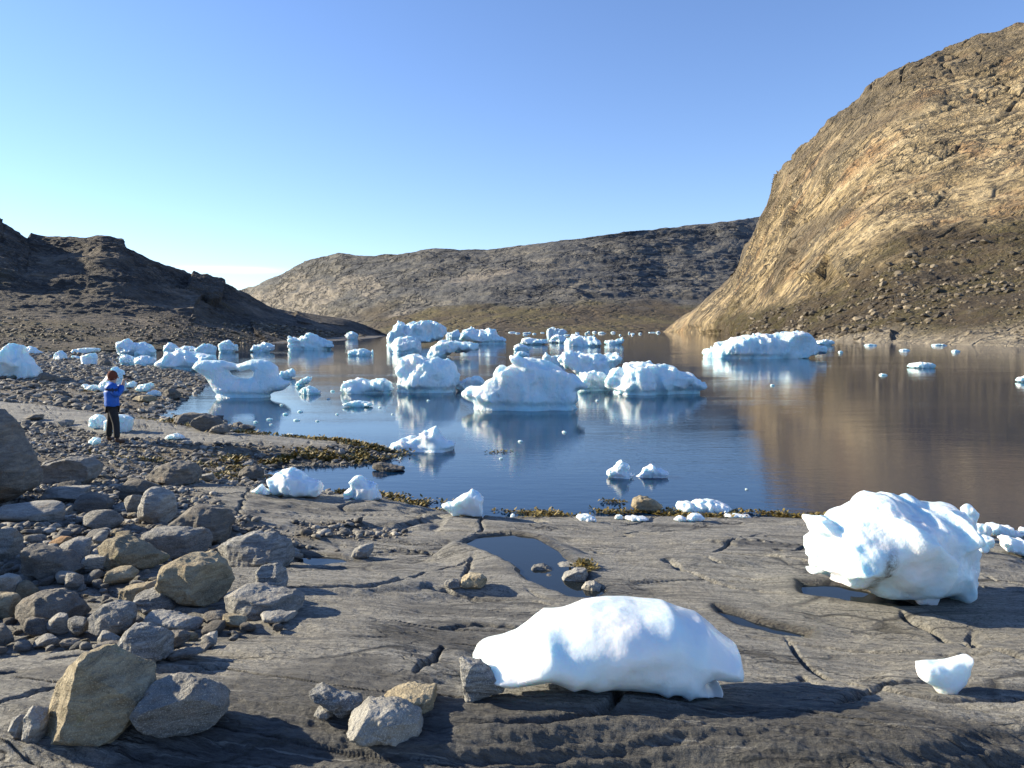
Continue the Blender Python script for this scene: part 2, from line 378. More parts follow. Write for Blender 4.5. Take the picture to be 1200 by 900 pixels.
def mat_slope(name, kind):
    t = NT(name); k = t.attr('veg'); shore = t.attr('shore')
    if kind == 'right':
        v = t.pos2((1.0, 0, 0), (.05, .014, .07)); v3 = t.pos2((1.0, 0, 0), (.12, .03, .22))
        a = t.noise(v, 1.0, 8, .66, .6); b = t.noise(v, 3.2, 8, .75, .8); o = t.noise(t.pos2((1.0, 0, 0), (.03, .006, .03)), 1.4, 6, .65, .5); b3 = t.noise(v3, 1.5, 8, .75, 1.)
        c = t.ramp(a, [(.3, (.25, .18, .10)), (.42, (.46, .345, .185)), (.54, (.62, .475, .27)), (.68, (.74, .60, .37))])
        c = t.mix(t.rng(o, .52, .66, 0, .6), c, (.36, .17, .07))
        c = t.mix(t.rng(b, .52, .63, 0, .75), c, (.10, .085, .065)); c = t.mix(t.rng(b3, .5, .58, 0, .85), c, (.055, .048, .04))
        k1 = t.math('MULTIPLY', t.cracks(t.pos2((1.0, 0, 0), (.09, .035, .13)), 1.0, 1.2, 0., .10), t.rng(t.noise(t.pos(), .02, 4, .6), .42, .56))
        k2 = t.math('MULTIPLY', t.cracks(t.pos2((1.0, 0, 0), (.3, .10, .42)), 1.0, 1.2, 0., .14), t.rng(t.noise(t.pos(), .035, 4, .6), .45, .6))
        kk = t.math('MAXIMUM', k1, t.math('MULTIPLY', k2, .8)); c = t.mix(t.math('MULTIPLY', kk, .85), c, (.05, .043, .035))
        c = t.mix(t.attr('crack'), c, (.05, .045, .04))
        c = t.mix(t.attr('dark'), c, t.mix(t.rng(b, .35, .6), (.05, .043, .034), (.22, .175, .115)))
        bump = 3.0; s1 = 1
    elif kind == 'far':
        v = t.pos((.011, .011, .03), (0, .12, 0))
        a = t.noise(v, 1.0, 9, .68, .5); b = t.noise(v, 3, 8, .75, .5)
        c = t.ramp(a, [(.3, (.055, .058, .066)), (.47, (.10, .10, .10)), (.6, (.17, .155, .13)), (.75, (.27, .24, .19))])
        c = t.mix(t.attr('pale'), c, t.mix(t.rng(b, .35, .65), (.17, .15, .13), (.36, .31, .24)))
        c = t.mix(t.rng(b, .48, .6, 0, .8), c, (.04, .042, .048)); bump = 8
        kk = t.math('MULTIPLY', t.cracks(t.pos((.016, .016, .05)), 1.0, 1.4, 0., .14), t.rng(t.noise(t.pos(), .006, 4, .6), .4, .55)); c = t.mix(t.math('MULTIPLY', kk, .8), c, (.035, .037, .042))
    else:
        v = t.pos((.045, .045, .09)); a = t.noise(v, 1.0, 9, .7, .4); b = t.noise(v, 5, 8, .75, .3)
        c = t.ramp(a, [(.3, (.045, .035, .026)), (.5, (.10, .08, .058)), (.68, (.22, .175, .125))])
        c = t.mix(t.rng(b, .46, .62, 0, .8), c, (.03, .026, .022)); bump = 2.2
        kk = t.math('MULTIPLY', t.cracks(t.pos((.35, .35, .8)), 1.0, 1.3, 0., .2), t.rng(t.noise(t.pos(), .05, 4, .6), .4, .55)); c = t.mix(t.math('MULTIPLY', kk, .8), c, (.022, .02, .018))
        sp_ = t.noise(t.pos((.5, .5, 1)), 1.6, 5, .8); c = t.mix(t.rng(sp_, .56, .64, 0, .6), c, (.27, .22, .16))
    vs = {'right': .035, 'far': .008, 'left': .06}[kind]
    q1 = t.noise(t.pos(), vs, 8, .7); q2 = t.noise(t.pos(), vs*9, 6, .75)
    vegc = t.ramp(q1, [(.3, (.035, .026, .016)), (.46, (.075, .052, .026)), (.58, (.10, .08, .026)), (.75, (.17, .12, .05))])
    vegc = t.mix(t.rng(q2, .56, .66, 0, .7), vegc, (.19, .165, .13) if kind == 'right' else (.05, .045, .038))
    vegc = t.mix(t.rng(q2, .46, .3, 0, .6), vegc, (.035, .032, .026))
    c = t.mix(k, c, vegc); c = t.mix(shore, c, t.mix(t.rng(q2, .4, .6), (.20, .17, .13), (.42, .36, .27)))
    h = t.math('ADD', a, t.math('MULTIPLY', b, .6))
    h = t.math('ADD', h, t.math('MULTIPLY', q2, .4))
    if kind == 'right': h = t.math('SUBTRACT', t.math('ADD', h, b3), t.math('MULTIPLY', kk, 1.2))
    if kind == 'left': h = t.math('SUBTRACT', h, t.math('MULTIPLY', kk, .8))
    if kind == 'far': h = t.math('SUBTRACT', h, t.math('MULTIPLY', kk, 1.0))
    return t.done(c, .9, t.bump(h, bump*(1.6 if kind != 'left' else 1), .85))
def plain(name, c, rough=.7, n=None):
    t = NT(name); ob = t.pos((1, 1, 1), (0, 0, 0), True); a = t.noise(ob, n or 20, 4, .6)
    cc = t.mix(t.rng(a, .35, .65), tuple(v*.75 for v in c), c)
    return t.done(cc, rough, t.bump(a, .006, .5))
M = dict(
 ground=mat_ground(),
 grey=mat_rock('grey_gneiss', [(.12, .118, .112), (.25, .242, .222), (.42, .40, .355)]),
 dark=mat_rock('dark_gneiss', [(.07, .064, .056), (.15, .135, .115), (.27, .24, .195)]),
 brown=mat_rock('ochre_gneiss', [(.15, .12, .075), (.30, .245, .155), (.45, .385, .26)], lich=.5),
 pale=mat_rock('pale_granite', [(.20, .19, .165), (.34, .32, .28), (.46, .44, .39)], rust=(.30, .25, .17), stripes=1.5),
 striped=mat_rock('striped_gneiss', [(.08, .08, .08), (.23, .225, .21), (.52, .505, .46)], stripes=9, rust=(.2, .18, .14)),
 orange=mat_rock('orange_stone', [(.22, .12, .05), (.38, .21, .09), (.46, .30, .16)]),
 gravel=mat_rock('shingle_stone', [(.06, .056, .05), (.13, .12, .105), (.24, .225, .20)]),
 ice_near=mat_ice('wet_clear_ice', .12, .5, 1.6, .009, base_=(.80, .81, .815)), ice_dirty=mat_ice('gritty_ice', .12, .8, 1.5, .03, dirt=1., base_=(.81, .82, .825)),
 ice_mid=mat_ice('weathered_ice', .35, .6, 1.1, .10, washed=.38), ice_far=mat_ice('glacier_ice', .6, .7, .6, .25, washed=.7),
 water=mat_water('fjord_water'), pool=mat_water('pool_water', .25, (.012, .016, .018)),
 weed=plain('rockweed', (.20, .145, .03), .55, 8),
 right=mat_slope('granite_wall', 'right'), far=mat_slope('far_fell', 'far'), left=mat_slope('stony_hill', 'left'),
)
# ------------------------------------------------------------------ structure: ground sheet
FG = {}
def gfine(X, Y):
    a = np.arctan2(X, Y); l = np.log(np.hypot(X, Y))
    i = np.clip(np.searchsorted(FG['ang'], a)-1, 0, len(FG['ang'])-2); j = np.clip(np.searchsorted(FG['lr'], l)-1, 0, len(FG['lr'])-2)
    fa = (a-FG['ang'][i])/(FG['ang'][i+1]-FG['ang'][i]); fl = np.clip((l-FG['lr'][j])/(FG['lr'][j+1]-FG['lr'][j]), 0, 1); G = FG['Z']
    return (G[i, j]*(1-fa)+G[i+1, j]*fa)*(1-fl) + (G[i, j+1]*(1-fa)+G[i+1, j+1]*fa)*fl
def build_ground():
    ang = np.concatenate([np.linspace(-75, -39, 90)[:-1], np.linspace(-39, 39, 1060), np.linspace(39, 75, 90)[1:]])*math.pi/180
    r = np.concatenate([np.linspace(.3, 2.6, 40)[:-1], 2.6*np.exp(np.linspace(0, math.log(16/2.6), 760)), 16*np.exp(np.linspace(0, math.log(700/16), 330))[1:]])
    A, R = np.meshgrid(ang, r, indexing='ij')
    X, Y = R*np.sin(A), R*np.cos(A)
    Z = ground(X, Y); FG.update(ang=ang, lr=np.log(r), Z=Z)
    d = poly_sdf(X, Y, LAND); rk = rock_mask(X, Y, d)
    wet = sstep(.55, .05, d + .15*noise3(X*1.5, Y*1.5, 0, 41))
    for k, poly, lvl in _puds: wet = np.maximum(wet, sstep(-.14, .0, poly_sdf(X, Y, poly) + .05*noise3(X*3, Y*3, 0, 42)))
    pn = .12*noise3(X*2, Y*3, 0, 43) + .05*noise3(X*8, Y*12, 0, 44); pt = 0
    for pp in ([(425,748),(500,727),(600,733),(650,742),(600,765),(540,770),(470,762)], [(200,850),(330,790),(440,785),(560,830),(640,845),(800,838),(900,800),(990,815),(1100,845),(1200,865),(1500,960),(1500,1400),(-200,1400),(0,960)]):  # dark rough rock; lowest outline is dark wet rock plus shade painted into the colour
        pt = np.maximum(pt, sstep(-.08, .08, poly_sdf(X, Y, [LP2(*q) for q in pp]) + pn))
    m = mesh_np('ground', np.stack([X, Y, Z], -1).reshape(-1, 3), grid_quads(*A.shape)[:, ::-1], True, {'rock': rk, 'wet': wet, 'dark_rock_shade': pt})
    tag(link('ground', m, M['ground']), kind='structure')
    # rock behind and beside the viewpoint
build_ground()
def flat_poly(name, poly, z, mat):
    V = [(x, y, z) for x, y in poly]; m = bpy.data.meshes.new(name); m.from_pydata(V, [], [list(range(len(V)))]); m.update()
    o = link(name, m, mat); o.data.polygons[0].use_smooth = False; return o
tag(flat_poly('water', [(-1500, 6), (2500, 6), (2500, 3500), (-1500, 3500)], 0.0, M['water']), kind='structure')
for k, poly, lvl in _puds:
    c = np.mean(poly, axis=0); pp = [tuple(c + (np.array(p)-c)*1.12) for p in poly]
    o = flat_poly({'tide_pool': 'tide_pool'}.get(k, 'puddle'), pp, lvl-.012, M['pool'])
    tag(o, kind='structure')
# ------------------------------------------------------------------ structure: slopes
def interp_curve(pts, xs):
    p = np.array(pts, float); out = []
    for i in range(1, p.shape[1]):
        v = np.log(p[:, i]) if i == 2 else p[:, i]
        sl = np.diff(v)/np.diff(p[:, 0]); m = np.concatenate([[sl[0]], np.where(sl[1:]*sl[:-1] > 0, 2*sl[1:]*sl[:-1]/(sl[1:]+sl[:-1]+1e-12), 0), [sl[-1]]])
        k = np.clip(np.searchsorted(p[:, 0], xs)-1, 0, len(p)-2); hh = p[k+1, 0]-p[k, 0]; t = np.clip((xs-p[k, 0])/hh, 0, 1)
        r = (2*t**3-3*t*t+1)*v[k] + (t**3-2*t*t+t)*hh*m[k] + (-2*t**3+3*t*t)*v[k+1] + (t**3-t*t)*hh*m[k+1]
        out.append(np.exp(r) if i == 2 else r)
    return out
def sheet(name, xs, curves, nv, noisef, attrf, mat, back=1.0):
    """curves: list of [(px, py, Y), ...] from the foot to the ridge; columns run from foot to ridge and down the far side"""
    C = []
    for c in curves:
        py, Y = interp_curve(c, xs); C.append(np.stack([atY(x, y, yy) for x, y, yy in zip(xs, py, Y)]))
    ft = C[0].copy(); ft[:, :2] *= .985; ft[:, 2] = -1.5; FOOT = ft
    C = np.array(C)                                # k, n, 3
    top = C[-1].copy(); bk = top.copy(); out = np.stack([top[:, 0]/top[:, 1], np.ones(len(xs)), 0*xs], -1)
    bk1 = top + out*(top[:, 2:3]*.5*back+8); bk1[:, 2] = top[:, 2]*.80
    bk2 = top + out*(top[:, 2:3]*2.0*back+20); bk2[:, 2] = -2
    allc = np.concatenate([C, bk1[None], bk2[None]])
    K = len(allc); seg = [nv]*(len(C)-1) + [24, 12]
    rows = []; vv = []
    for k in range(K-1):
        p0 = allc[max(k-1, 0)] if 0 < k <= len(C)-1 else allc[k]; p1, p2 = allc[k], allc[k+1]; p3 = allc[min(k+2, K-1)]
        for j in range(seg[k] if isinstance(seg[k], int) else seg[k]):
            t = j/seg[k]
            m1 = (p2-p0)/2*.7; m2 = (p3-p1)/2*.7
            if k == len(C)-2: m2 = (p2-p1)*.6
            if k == 0: m1 = (p2-p1)*.9
            h = (2*t**3-3*t*t+1)*p1 + (t**3-2*t*t+t)*m1 + (-2*t**3+3*t*t)*p2 + (t**3-t*t)*m2
            if k >= len(C)-1: h = lerp(p1, p2, t)
            rows.append(h); vv.append(k+t)
    rows.append(allc[-1]); vv.append(K-1)
    rows.insert(0, FOOT); vv.insert(0, 0.)
    G = np.array(rows).transpose(1, 0, 2); V_ = np.tile(np.array(vv)[None], (len(xs), 1)); X_ = np.tile(xs[:, None], (1, len(vv)))
    N = np.cross(np.gradient(G, axis=0), np.gradient(G, axis=1)); N /= np.linalg.norm(N, axis=2, keepdims=True)+1e-9
    N *= np.where((N[..., 1:2] > 0), -1, 1)
    disp = noisef(G[..., 0], G[..., 1], G[..., 2], V_, X_)
    G2 = G + N*disp[..., None]
    at = attrf(G[..., 0], G[..., 1], G[..., 2], V_, X_)
    m = mesh_np(name, G2.reshape(-1, 3), grid_quads(*G.shape[:2]), True, at)
    o = link(name, m, mat); tag(o, kind='structure'); return G2
def zfoot(V): return sstep(0, .06, V)
# right mountain
def r_lam(X, Y, Z):
    ang = 1.0 + .25*noise3(X*.004, Y*.004, Z*.004, 60); ca, sa = math.cos(1.0), math.sin(1.0)
    a = (-Y*ca + Z*sa); b = (Y*sa + Z*ca); w = 16*fbm(X*.012, Y*.010, Z*.012, 3, 61)
    return a, b+w
def r_crack(X, Y, Z):
    a, b = r_lam(X, Y, Z)
    l1 = np.abs(noise3(a*.012, b*.055, X*.02, 63)); l2 = np.abs(noise3(a*.03, b*.13, X*.05, 64)); l3 = np.abs(noise3(a*.05+b*.02, b*.05, X*.05, 69))
    g = sstep(-.1, .25, fbm(X*.01, Y*.01, Z*.01, 3, 70))
    return np.clip(sstep(.07, .0, l1)*sstep(-.15, .12, noise3(a*.01, b*.02, 0, 74)) + sstep(.09, .0, l2)*g*.9 + sstep(.07, 0, l3)*.8*g, 0, 1)
def r_noise(X, Y, Z, V, P):
    a, b = r_lam(X, Y, Z)
    tal = sstep(1.05, .8, V)
    big = fbm(X*.009, Y*.006, Z*.011, 5, 62, .5)*10
    lam = fbm(a*.010, b*.045, X*.02, 5, 63, .6, ridged=True)*3.2
    blk = fbm(a*.045, b*.09, X*.06, 4, 65, .62)*2.3 + np.abs(noise3(a*.02, b*.05, X*.03, 66))*2.2
    cliff = big + lam + blk - 2.6*r_crack(X, Y, Z)
    talus = fbm(X*.03, Y*.03, Z*.04, 5, 67, .62)*5.0 + fbm(X*.2, Y*.2, Z*.2, 3, 68, .6, ridged=True)*1.1
    amp = np.clip(Y/480, .35, 1.2)
    edge = sstep(770, 830, P)
    return ((big + (cliff-big)*(.12+.88*sstep(800, 930, P)))*(1-tal)*amp*(.35+.65*edge) + talus*tal*np.clip(Y/350, .3, 1))*zfoot(V)*sstep(4.0, 3.2, V)
def r_attr(X, Y, Z, V, P):
    n = fbm(X*.02, Y*.02, Z*.03, 4, 71)
    veg = sstep(1.22, .86, V + .38*n + .2*fbm(X*.08, Y*.08, Z*.1, 4, 75, .65))*sstep(812, 850, P)
    shore = sstep(.16, .03, V + .12*n)*sstep(880, 960, P)
    dark = sstep(1.50, 1.85, V + .5*n)*.75 + .8*sstep(.12, .3, fbm(X*.012, Y*.008, Z*.02, 4, 73))
    return {'veg': veg, 'shore': shore, 'dark': np.clip(dark, 0, 1)*(1-veg), 'crack': .9*r_crack(X, Y, Z)*(1-veg)}
SKY_STR, SUN_STR, EXPO, SUN_COL = .08, 5.0, 1.15, (1., .885, .66)
SKY_TINT = (.84, .965, 1.29, 1)
SKY_AIR, SKY_DUST, SKY_OZ = 1., .0, 1.2
xsr = np.linspace(776, 1500, 1000)
RM = sheet('right_mountain', xsr,
 [[(776,391,900),(830,391.5,560),(900,394.5,330),(960,398,235),(1050,402,178),(1200,406,140),(1500,415,96)],
  [(776,390,915),(800,384,760),(840,378,520),(900,357,420),(960,335,360),(1000,317,335),(1060,290,320),(1120,283,310),(1200,266,300),(1500,215,280)],
  [(776,389.5,940),(790,378,880),(800,371,850),(830,345,790),(850,322,760),(862,303,735),(882,265,700),(905,225,650),(920,195,620),(950,166,590),(1000,123,550),(1060,81,530),(1130,57,520),(1165,47,515),(1200,33,510),(1300,-20,500),(1500,-110,480)]],
 250, r_noise, r_attr, M['right'], .8)
# far mountain
def f_noise(X, Y, Z, V, P):
    big = fbm(X*.0035, Y*.003, Z*.008, 5, 81, .55)*36
    lay = fbm(X*.006+Z*.004, Y*.006, Z*.045, 4, 82, .6, ridged=True)*9
    fi = fbm(X*.03, Y*.03, Z*.05, 4, 83, .65)*5
    tal = sstep(1.0, .6, V)
    return (big*(1-.5*tal) + lay*(1-tal) + fi*(1-.45*tal))*sstep(0, .35, V)*sstep(4, 3, V)*.8*(.55+.45*sstep(2.0, 1.8, V))
def f_attr(X, Y, Z, V, P):
    n = fbm(X*.006, Y*.006, Z*.012, 4, 85)
    pale = sstep(.25, .45, .55*sstep(560, 330, P) + .8*n + .35*np.exp(-((P-590)/60)**2)*np.exp(-((V-1.5)/.3)**2) - .6*sstep(1.45, 1.9, V))
    return {'veg': sstep(1.05, .65, V+.55*n)*sstep(330, 480, P), 'shore': 0*X, 'pale': pale}
sheet('far_mountain', np.linspace(230, 1000, 760),
 [[(230,388.6,2200),(330,388.6,1700),(450,389,1250),(600,389,1030),(780,389,980),(1000,389,1000)],
  [(230,375,2500),(330,365,2000),(450,362,1500),(600,352,1350),(700,350,1350),(780,348,1400),(1000,340,1500)],
  [(230,352,2900),(290,338,2500),(305,333,2350),(330,322,2250),(352,309,2150),(370,303,2080),(400,298,2000),(430,300,1950),(470,298,1900),(520,293,1850),(560,293,1820),(610,288,1800),(660,282,1780),(700,278,1780),(750,271,1800),(800,266,1850),(830,264,1880),(860,259,1900),(885,256,1950),(1000,246,2000)]],
 120, f_noise, f_attr, M['far'], .8)
# left hill
def l_noise(X, Y, Z, V, P):
    s = np.clip(Y/250, .35, 1.3)
    return (fbm(X*.02, Y*.02, Z*.03, 6, 91, .64)*6.5 + fbm(X*.09, Y*.06, Z*.2, 4, 94, .65, ridged=True)*1.0 + fbm(X*.05, Y*.03, Z*.14, 4, 92, .6, ridged=True)*1.7*sstep(.5, 1.4, V) + fbm(X*.25, Y*.25, Z*.3, 3, 93, .6)*.55)*s*sstep(0, .3, V)*sstep(4, 3, V)*(.5+.5*sstep(2, 1.85, V))*lerp(.45, 1, sstep(.4, 1.3, V))*.8*(.10+.90*sstep(400, 210, P))
def l_attr(X, Y, Z, V, P):
    n = fbm(X*.03, Y*.02, Z*.05, 4, 95)
    return {'veg': sstep(.1, .4, n + .25 - .2*V)*.8, 'shore': 0*X}
LH = sheet('left_hill', np.linspace(-420, 456, 760),
 [[(-420,425,60),(0,412,86),(150,410,105),(250,408,135),(300,407,160),(350,404.5,190),(400,401,235),(440,396,310),(456,393.5,400)],
  [(-420,380,130),(0,362,150),(100,364,160),(200,366,180),(300,376,230),(370,384,270),(420,391,330),(456,393,405)],
  [(-420,165,200),(-120,215,230),(-60,238,235),(0,257,240),(20,267,245),(35,276,250),(60,280,255),(95,281,255),(118,277,258),(135,281,262),(165,294,270),(185,305,278),(215,318,290),(240,325,300),(265,331,310),(290,343,325),(320,358,345),(350,366,355),(400,373,370),(425,380,385),(445,388,400),(456,393,410)]],
 170, l_noise, l_attr, M['left'], 1.)

# ------------------------------------------------------------------ solids from an outline
def solid(name, poly_px, mat, seed, T=.35, res=60, place='water', p=2.3, n1=.10, f1=1.6, n2=.03, f2=6., scal=.0, flute=0., hole=None,
          cuts=3, rocky=False, planes=(), lean=0., wr=.9, dirt=None, up=.5, Yc=None, bury=.06, flat_front=0.):
    P = np.array(poly_px, float)
    ib = P[:, 1].argmax(); low = P[:, 1].max(); cx = P[:, 0].mean()
    if place == 'water': base = atZ(cx, low); gz = 0.
    else: base = hit(cx, low - (1 if place == 'land' else 0)); gz = base[2]
    Yb = base[1]; W = (P[:, 0].max()-P[:, 0].min())*Yb/F; H = (low-P[:, 1].min())*Yb/F
    Th = T*W if T < 10 else T-10
    Th = min(Th, 1.6*H + .1*W) if place == 'water' else Th
    if place == 'water':
        if Yc is None: Yc = Yb + up*Th
        W3 = np.array([atY(x, y, Yc) for x, y in P]); PX, PZ = W3[:, 0], W3[:, 2].copy()
        zmin, zmax = PZ.min(), PZ.max(); Hh = zmax-zmin
        PZ[PZ < zmin + .10*Hh] -= (zmin + .22*Hh + .12*Th + .02)
    else:
        cy = (low + P[:, 1].min())/2; r_ = ray(cx, cy); sl_ = -r_[2]/math.hypot(r_[0], r_[1]); s2 = sl_/math.hypot(1, sl_); c2 = 1/math.hypot(1, sl_)
        best = None
        for Yt in Yb + np.linspace(-.5, 3.0, 141)*Th:
            A_ = (low-P[:, 1].min())/2*Yt/F*(1-.28*sl_); bb = min(Th*.9, .75*A_/max(s2, 1e-3))
            a_ = math.sqrt(max(A_*A_ - (bb*s2)**2, .0))/c2
            t_ = Yt/r_[1]; zc = CAMH + r_[2]*t_; g_ = float(gz_at(r_[0]*t_, Yt)); e_ = abs(zc - a_*(1-2*bury) - g_)
            if best is None or e_ < best[0]: best = (e_, Yt, a_, A_, bb, zc, g_)
        _, Yc, a_, A_, bb, zc, gz = best; Th = bb/.9
        W3 = np.array([atY(x, y, Yc) for x, y in P]); PX, PZ = W3[:, 0], W3[:, 2].copy()
        PZ = zc + (PZ-zc)*a_/max((PZ.max()-PZ.min())/2, 1e-6)
    O = np.array([PX.mean(), Yc, gz])
    poly = np.stack([PX-O[0], PZ-O[2]], -1)
    W = np.ptp(poly[:, 0]); Hh = np.ptp(poly[:, 1]); size = max(W, Hh)
    h = size/res; pad = .12*size + 2*h
    xs = np.arange(poly[:, 0].min()-pad, poly[:, 0].max()+pad, h); zs = np.arange(poly[:, 1].min()-pad, poly[:, 1].max()+pad, h)
    ys = np.arange(-Th*1.25-pad*.8, Th*1.25+pad*.8, h)
    X2, Z2 = np.meshgrid(xs, zs, indexing='ij')
    d = poly_sdf(X2, Z2, poly)
    if hole is not None:
        Hw = np.array([atY(x, y, Yc) for x, y in hole]); d = np.minimum(d, -poly_sdf(X2, Z2, np.stack([Hw[:, 0]-O[0], Hw[:, 2]-O[2]], -1)))
    dm = d.max(); w = dm*wr
    X, Y, Z = np.meshgrid(xs, ys, zs, indexing='ij')
    D = np.broadcast_to(d[:, None, :], X.shape)
    s = min(W, Hh*1.6); o = seed*7.31
    q = np.maximum(1-D/w, 0)
    yc = Th*.35*noise3(X2*1.1/s+o, Z2*1.1/s, 0, seed)[:, None, :] + lean*(Z-poly[:, 1].min())
    loc = 1 + .3*noise3(X2*1.7/s+o, Z2*1.7/s, 0, seed+1)[:, None, :]
    f = w*((np.abs((Y-yc)/(Th*loc))**p + q**p)**(1/p) - 1)
    if cuts:
        rs = np.random.RandomState(seed)
        for _ in range(cuts):
            nv = rs.normal(size=3)*([1, 1.1, .8] if rocky else [.28, 1.1, .35]); nv[1] = -abs(nv[1]); nv /= np.linalg.norm(nv)
            if nv[2] < -.2: nv[2] *= -1
            ext = abs(nv[0])*W*.5 + abs(nv[1])*Th + abs(nv[2])*Hh*.5
            c = ext*(rs.uniform(.48, .66) if rocky else rs.uniform(.55, .8))
            f = np.maximum(f, nv[0]*X + nv[1]*(Y-yc) + nv[2]*(Z-poly[:, 1].mean()) - c)
    for nv, c in planes:
        nv = np.array(nv, float); nv /= np.linalg.norm(nv)
        f = np.maximum(f, nv[0]*X + nv[1]*Y + nv[2]*(Z-poly[:, 1].mean()) - c*size)
    dd = np.minimum(1, .35+np.maximum(0, np.minimum(1, np.abs(d)/(.25*dm))*.65))
    bm = np.abs(f) < s*(n1*.75 + scal*1.0 + flute*1. + n2*.7) + 2*h
    ff = f[bm]; fx, fy, fz = (X[bm]/s+o), Y[bm]/s, Z[bm]/s
    amp = s*np.broadcast_to(dd[:, None, :], X.shape)[bm]
    ff = ff + amp*n1*fbm(fx*f1, fy*f1, fz*f1, 3, seed+2)
    if scal: ff = ff + s*scal*(2*np.abs(fbm(fx*2.6, fy*2.6, fz*2.0, 2, seed+3))-.35)
    if flute: ff = ff + s*flute*(1-2*np.abs(noise3(fx*9, fy*9, fz*1.2, seed+4)))*sstep(-.2, .3, noise3(fx*1.5, fy*2, fz, seed+6))
    if n2: ff = ff + s*n2*fbm(fx*f2, fy*f2, fz*f2, 3, seed+5)
    if n2 and place == 'water': ff = ff - .9*s*n2*(fbm(fx*f2*.55, fy*f2*.55, fz*f2*.4, 3, seed+8, ridged=True)-.2)
    if place == 'water': ff = ff + .035*s*np.exp(-((Z[bm]-.06*Hh)/(.05*Hh))**2)*(1+1.5*noise3(fx*1.6, fy*1.6, 0, seed+9))
    f[bm] = ff
    V, Q = surface_nets(f.astype(np.float32), (xs[0], ys[0], zs[0]), h)
    at = None
    if dirt is not None: at = {'dirt': dirt(V, O)}
    m = mesh_np(name, V, Q, True, at)
    # keep the largest piece only
    o_ = link(name, m, mat); o_.location = O
    return o_
EXTRA = []
ICE_N = [0]
def ice(label, pts, cat='iceberg', name=None, mat='ice_mid', group='icebergs floating in the fjord', seed=None, **kw):
    ICE_N[0] += 1
    nm = name or ('iceberg' if cat == 'iceberg' else 'ice_chunk')
    o = solid(nm, pts, M[mat], seed or ICE_N[0]*3+1, **kw)
    tag(o, label, cat, group); return o
def cr(ox, oy, s, pts): return [(ox+x/s, oy+y/s) for x, y in pts]
# --- the ice on the foreground rock
G1 = 'ice blocks stranded on the foreground bedrock'
ice('broad smooth white ice block on the bare rock in the foreground, largest stranded piece', cr(540, 680, 3.333,
 [(40,290),(110,250),(200,205),(250,165),(320,100),(400,95),(490,62),(600,62),(700,72),(820,70),(870,95),(950,130),(990,170),(1040,225),(1090,275),(1095,340),(1080,390),(1030,390),(960,385),(938,398),(960,422),(1000,420),(1008,452),(930,454),(880,452),(850,463),(822,440),(805,440),(780,460),(740,442),(720,440),(600,430),(500,425),(460,402),(420,410),(380,385),(340,365),(250,370),(200,375),(120,350),(85,330)]),
 cat='ice block', name='ice_block', mat='ice_near', group=G1, place='land', T=.27, res=150, n1=.03, f1=1.5, n2=.006, scal=.006, cuts=0, seed=5, up=.5, bury=.02)
def dirtf(V, O):
    c = V[:, 0] + .34
    return np.clip(sstep(.10, .02, np.abs(c - .10*(V[:, 2]-.3)))*sstep(.02, .12, V[:, 2])*sstep(.62, .45, V[:, 2]), 0, 1)*(V[:, 1] < 0)
ice('tall rounded ice block with a dark grit streak and blue hollows, beside the water', cr(900, 560, 4,
 [(190,330),(210,290),(235,275),(230,240),(205,215),(215,172),(260,185),(300,190),(360,150),(420,130),(500,85),(560,68),(610,80),(640,72),(700,95),(740,85),(800,115),(860,125),(910,140),(945,190),(955,240),(945,300),(945,350),(965,400),(958,450),(985,470),(985,495),(960,520),(930,560),(912,600),(820,602),(790,570),(700,568),(600,562),(480,540),(400,500),(300,480),(212,462),(250,438),(207,420),(205,375)]),
 cat='ice block', name='ice_block', mat='ice_dirty', group=G1, place='land', T=.42, res=140, p=2.2, n1=.085, f1=2.2, n2=.012, f2=7, scal=.05, cuts=0, seed=11, up=.55, dirt=dirtf, bury=.04)
ice('small blue-white ice wedge leaning at the foot of the tall grit-streaked block', cr(900, 560, 4, [(688,575),(695,530),(720,505),(745,503),(775,530),(795,560),(785,606),(740,604),(700,592)]),
 cat='ice block', name='ice_block', mat='ice_near', group=G1, place='land', T=.35, res=40, n1=.05, n2=.01, scal=.03, seed=12, up=.5)
ice('small cup-shaped ice block with a pointed upper corner on bare rock', cr(900, 700, 4, [(697,297),(740,290),(810,290),(880,272),(948,252),(940,300),(932,345),(900,400),(868,435),(862,462),(825,462),(795,460),(770,425),(710,380),(700,335)]),
 cat='ice block', name='ice_block', mat='ice_near', group=G1, place='land', T=.3, res=64, p=2.6, n1=.03, n2=.008, scal=.02, cuts=0, seed=13, up=.3, lean=-.15)
ice('glassy ice spike standing up behind the tall grit-streaked block', cr(900, 560, 4, [(905,135),(942,108),(965,140),(988,165),(975,195),(962,300),(925,300)]),
 cat='ice block', name='ice_block', mat='ice_near', group=G1, place='land', T=.35, res=34, n1=.05, n2=.01, scal=.05, seed=14)
for lb, pts, sd in (
 ('rounded white ice lump on the rock just right of the tall block, by the water', [(955,275),(960,225),(990,212),(1030,215),(1042,250),(1030,280),(990,285)], 15),
 ('low jagged ice piece between two lumps at the water edge right of the tall block', [(1036,262),(1042,215),(1075,210),(1105,228),(1132,222),(1135,245),(1190,262),(1170,280),(1080,278)], 16),
 ('blocky ice lump at the picture edge by the water', [(1180,245),(1192,230),(1230,235),(1250,275),(1190,275)], 17),
 ('bluish shaded ice block on the rock beside the tall block', [(950,300),(990,290),(1025,268),(1052,278),(1054,320),(1020,345),(995,352),(960,330)], 18),
 ('flat-topped white ice block on the rock at the right picture edge', [(1105,285),(1122,268),(1160,285),(1210,300),(1290,320),(1280,365),(1200,372),(1150,352),(1115,340)], 19)):
    ice(lb, cr(900, 560, 4, pts), cat='ice block', name='ice_block', mat='ice_near', group=G1, place='land', T=.4, res=44, n1=.10, n2=.02, scal=.06, seed=sd)
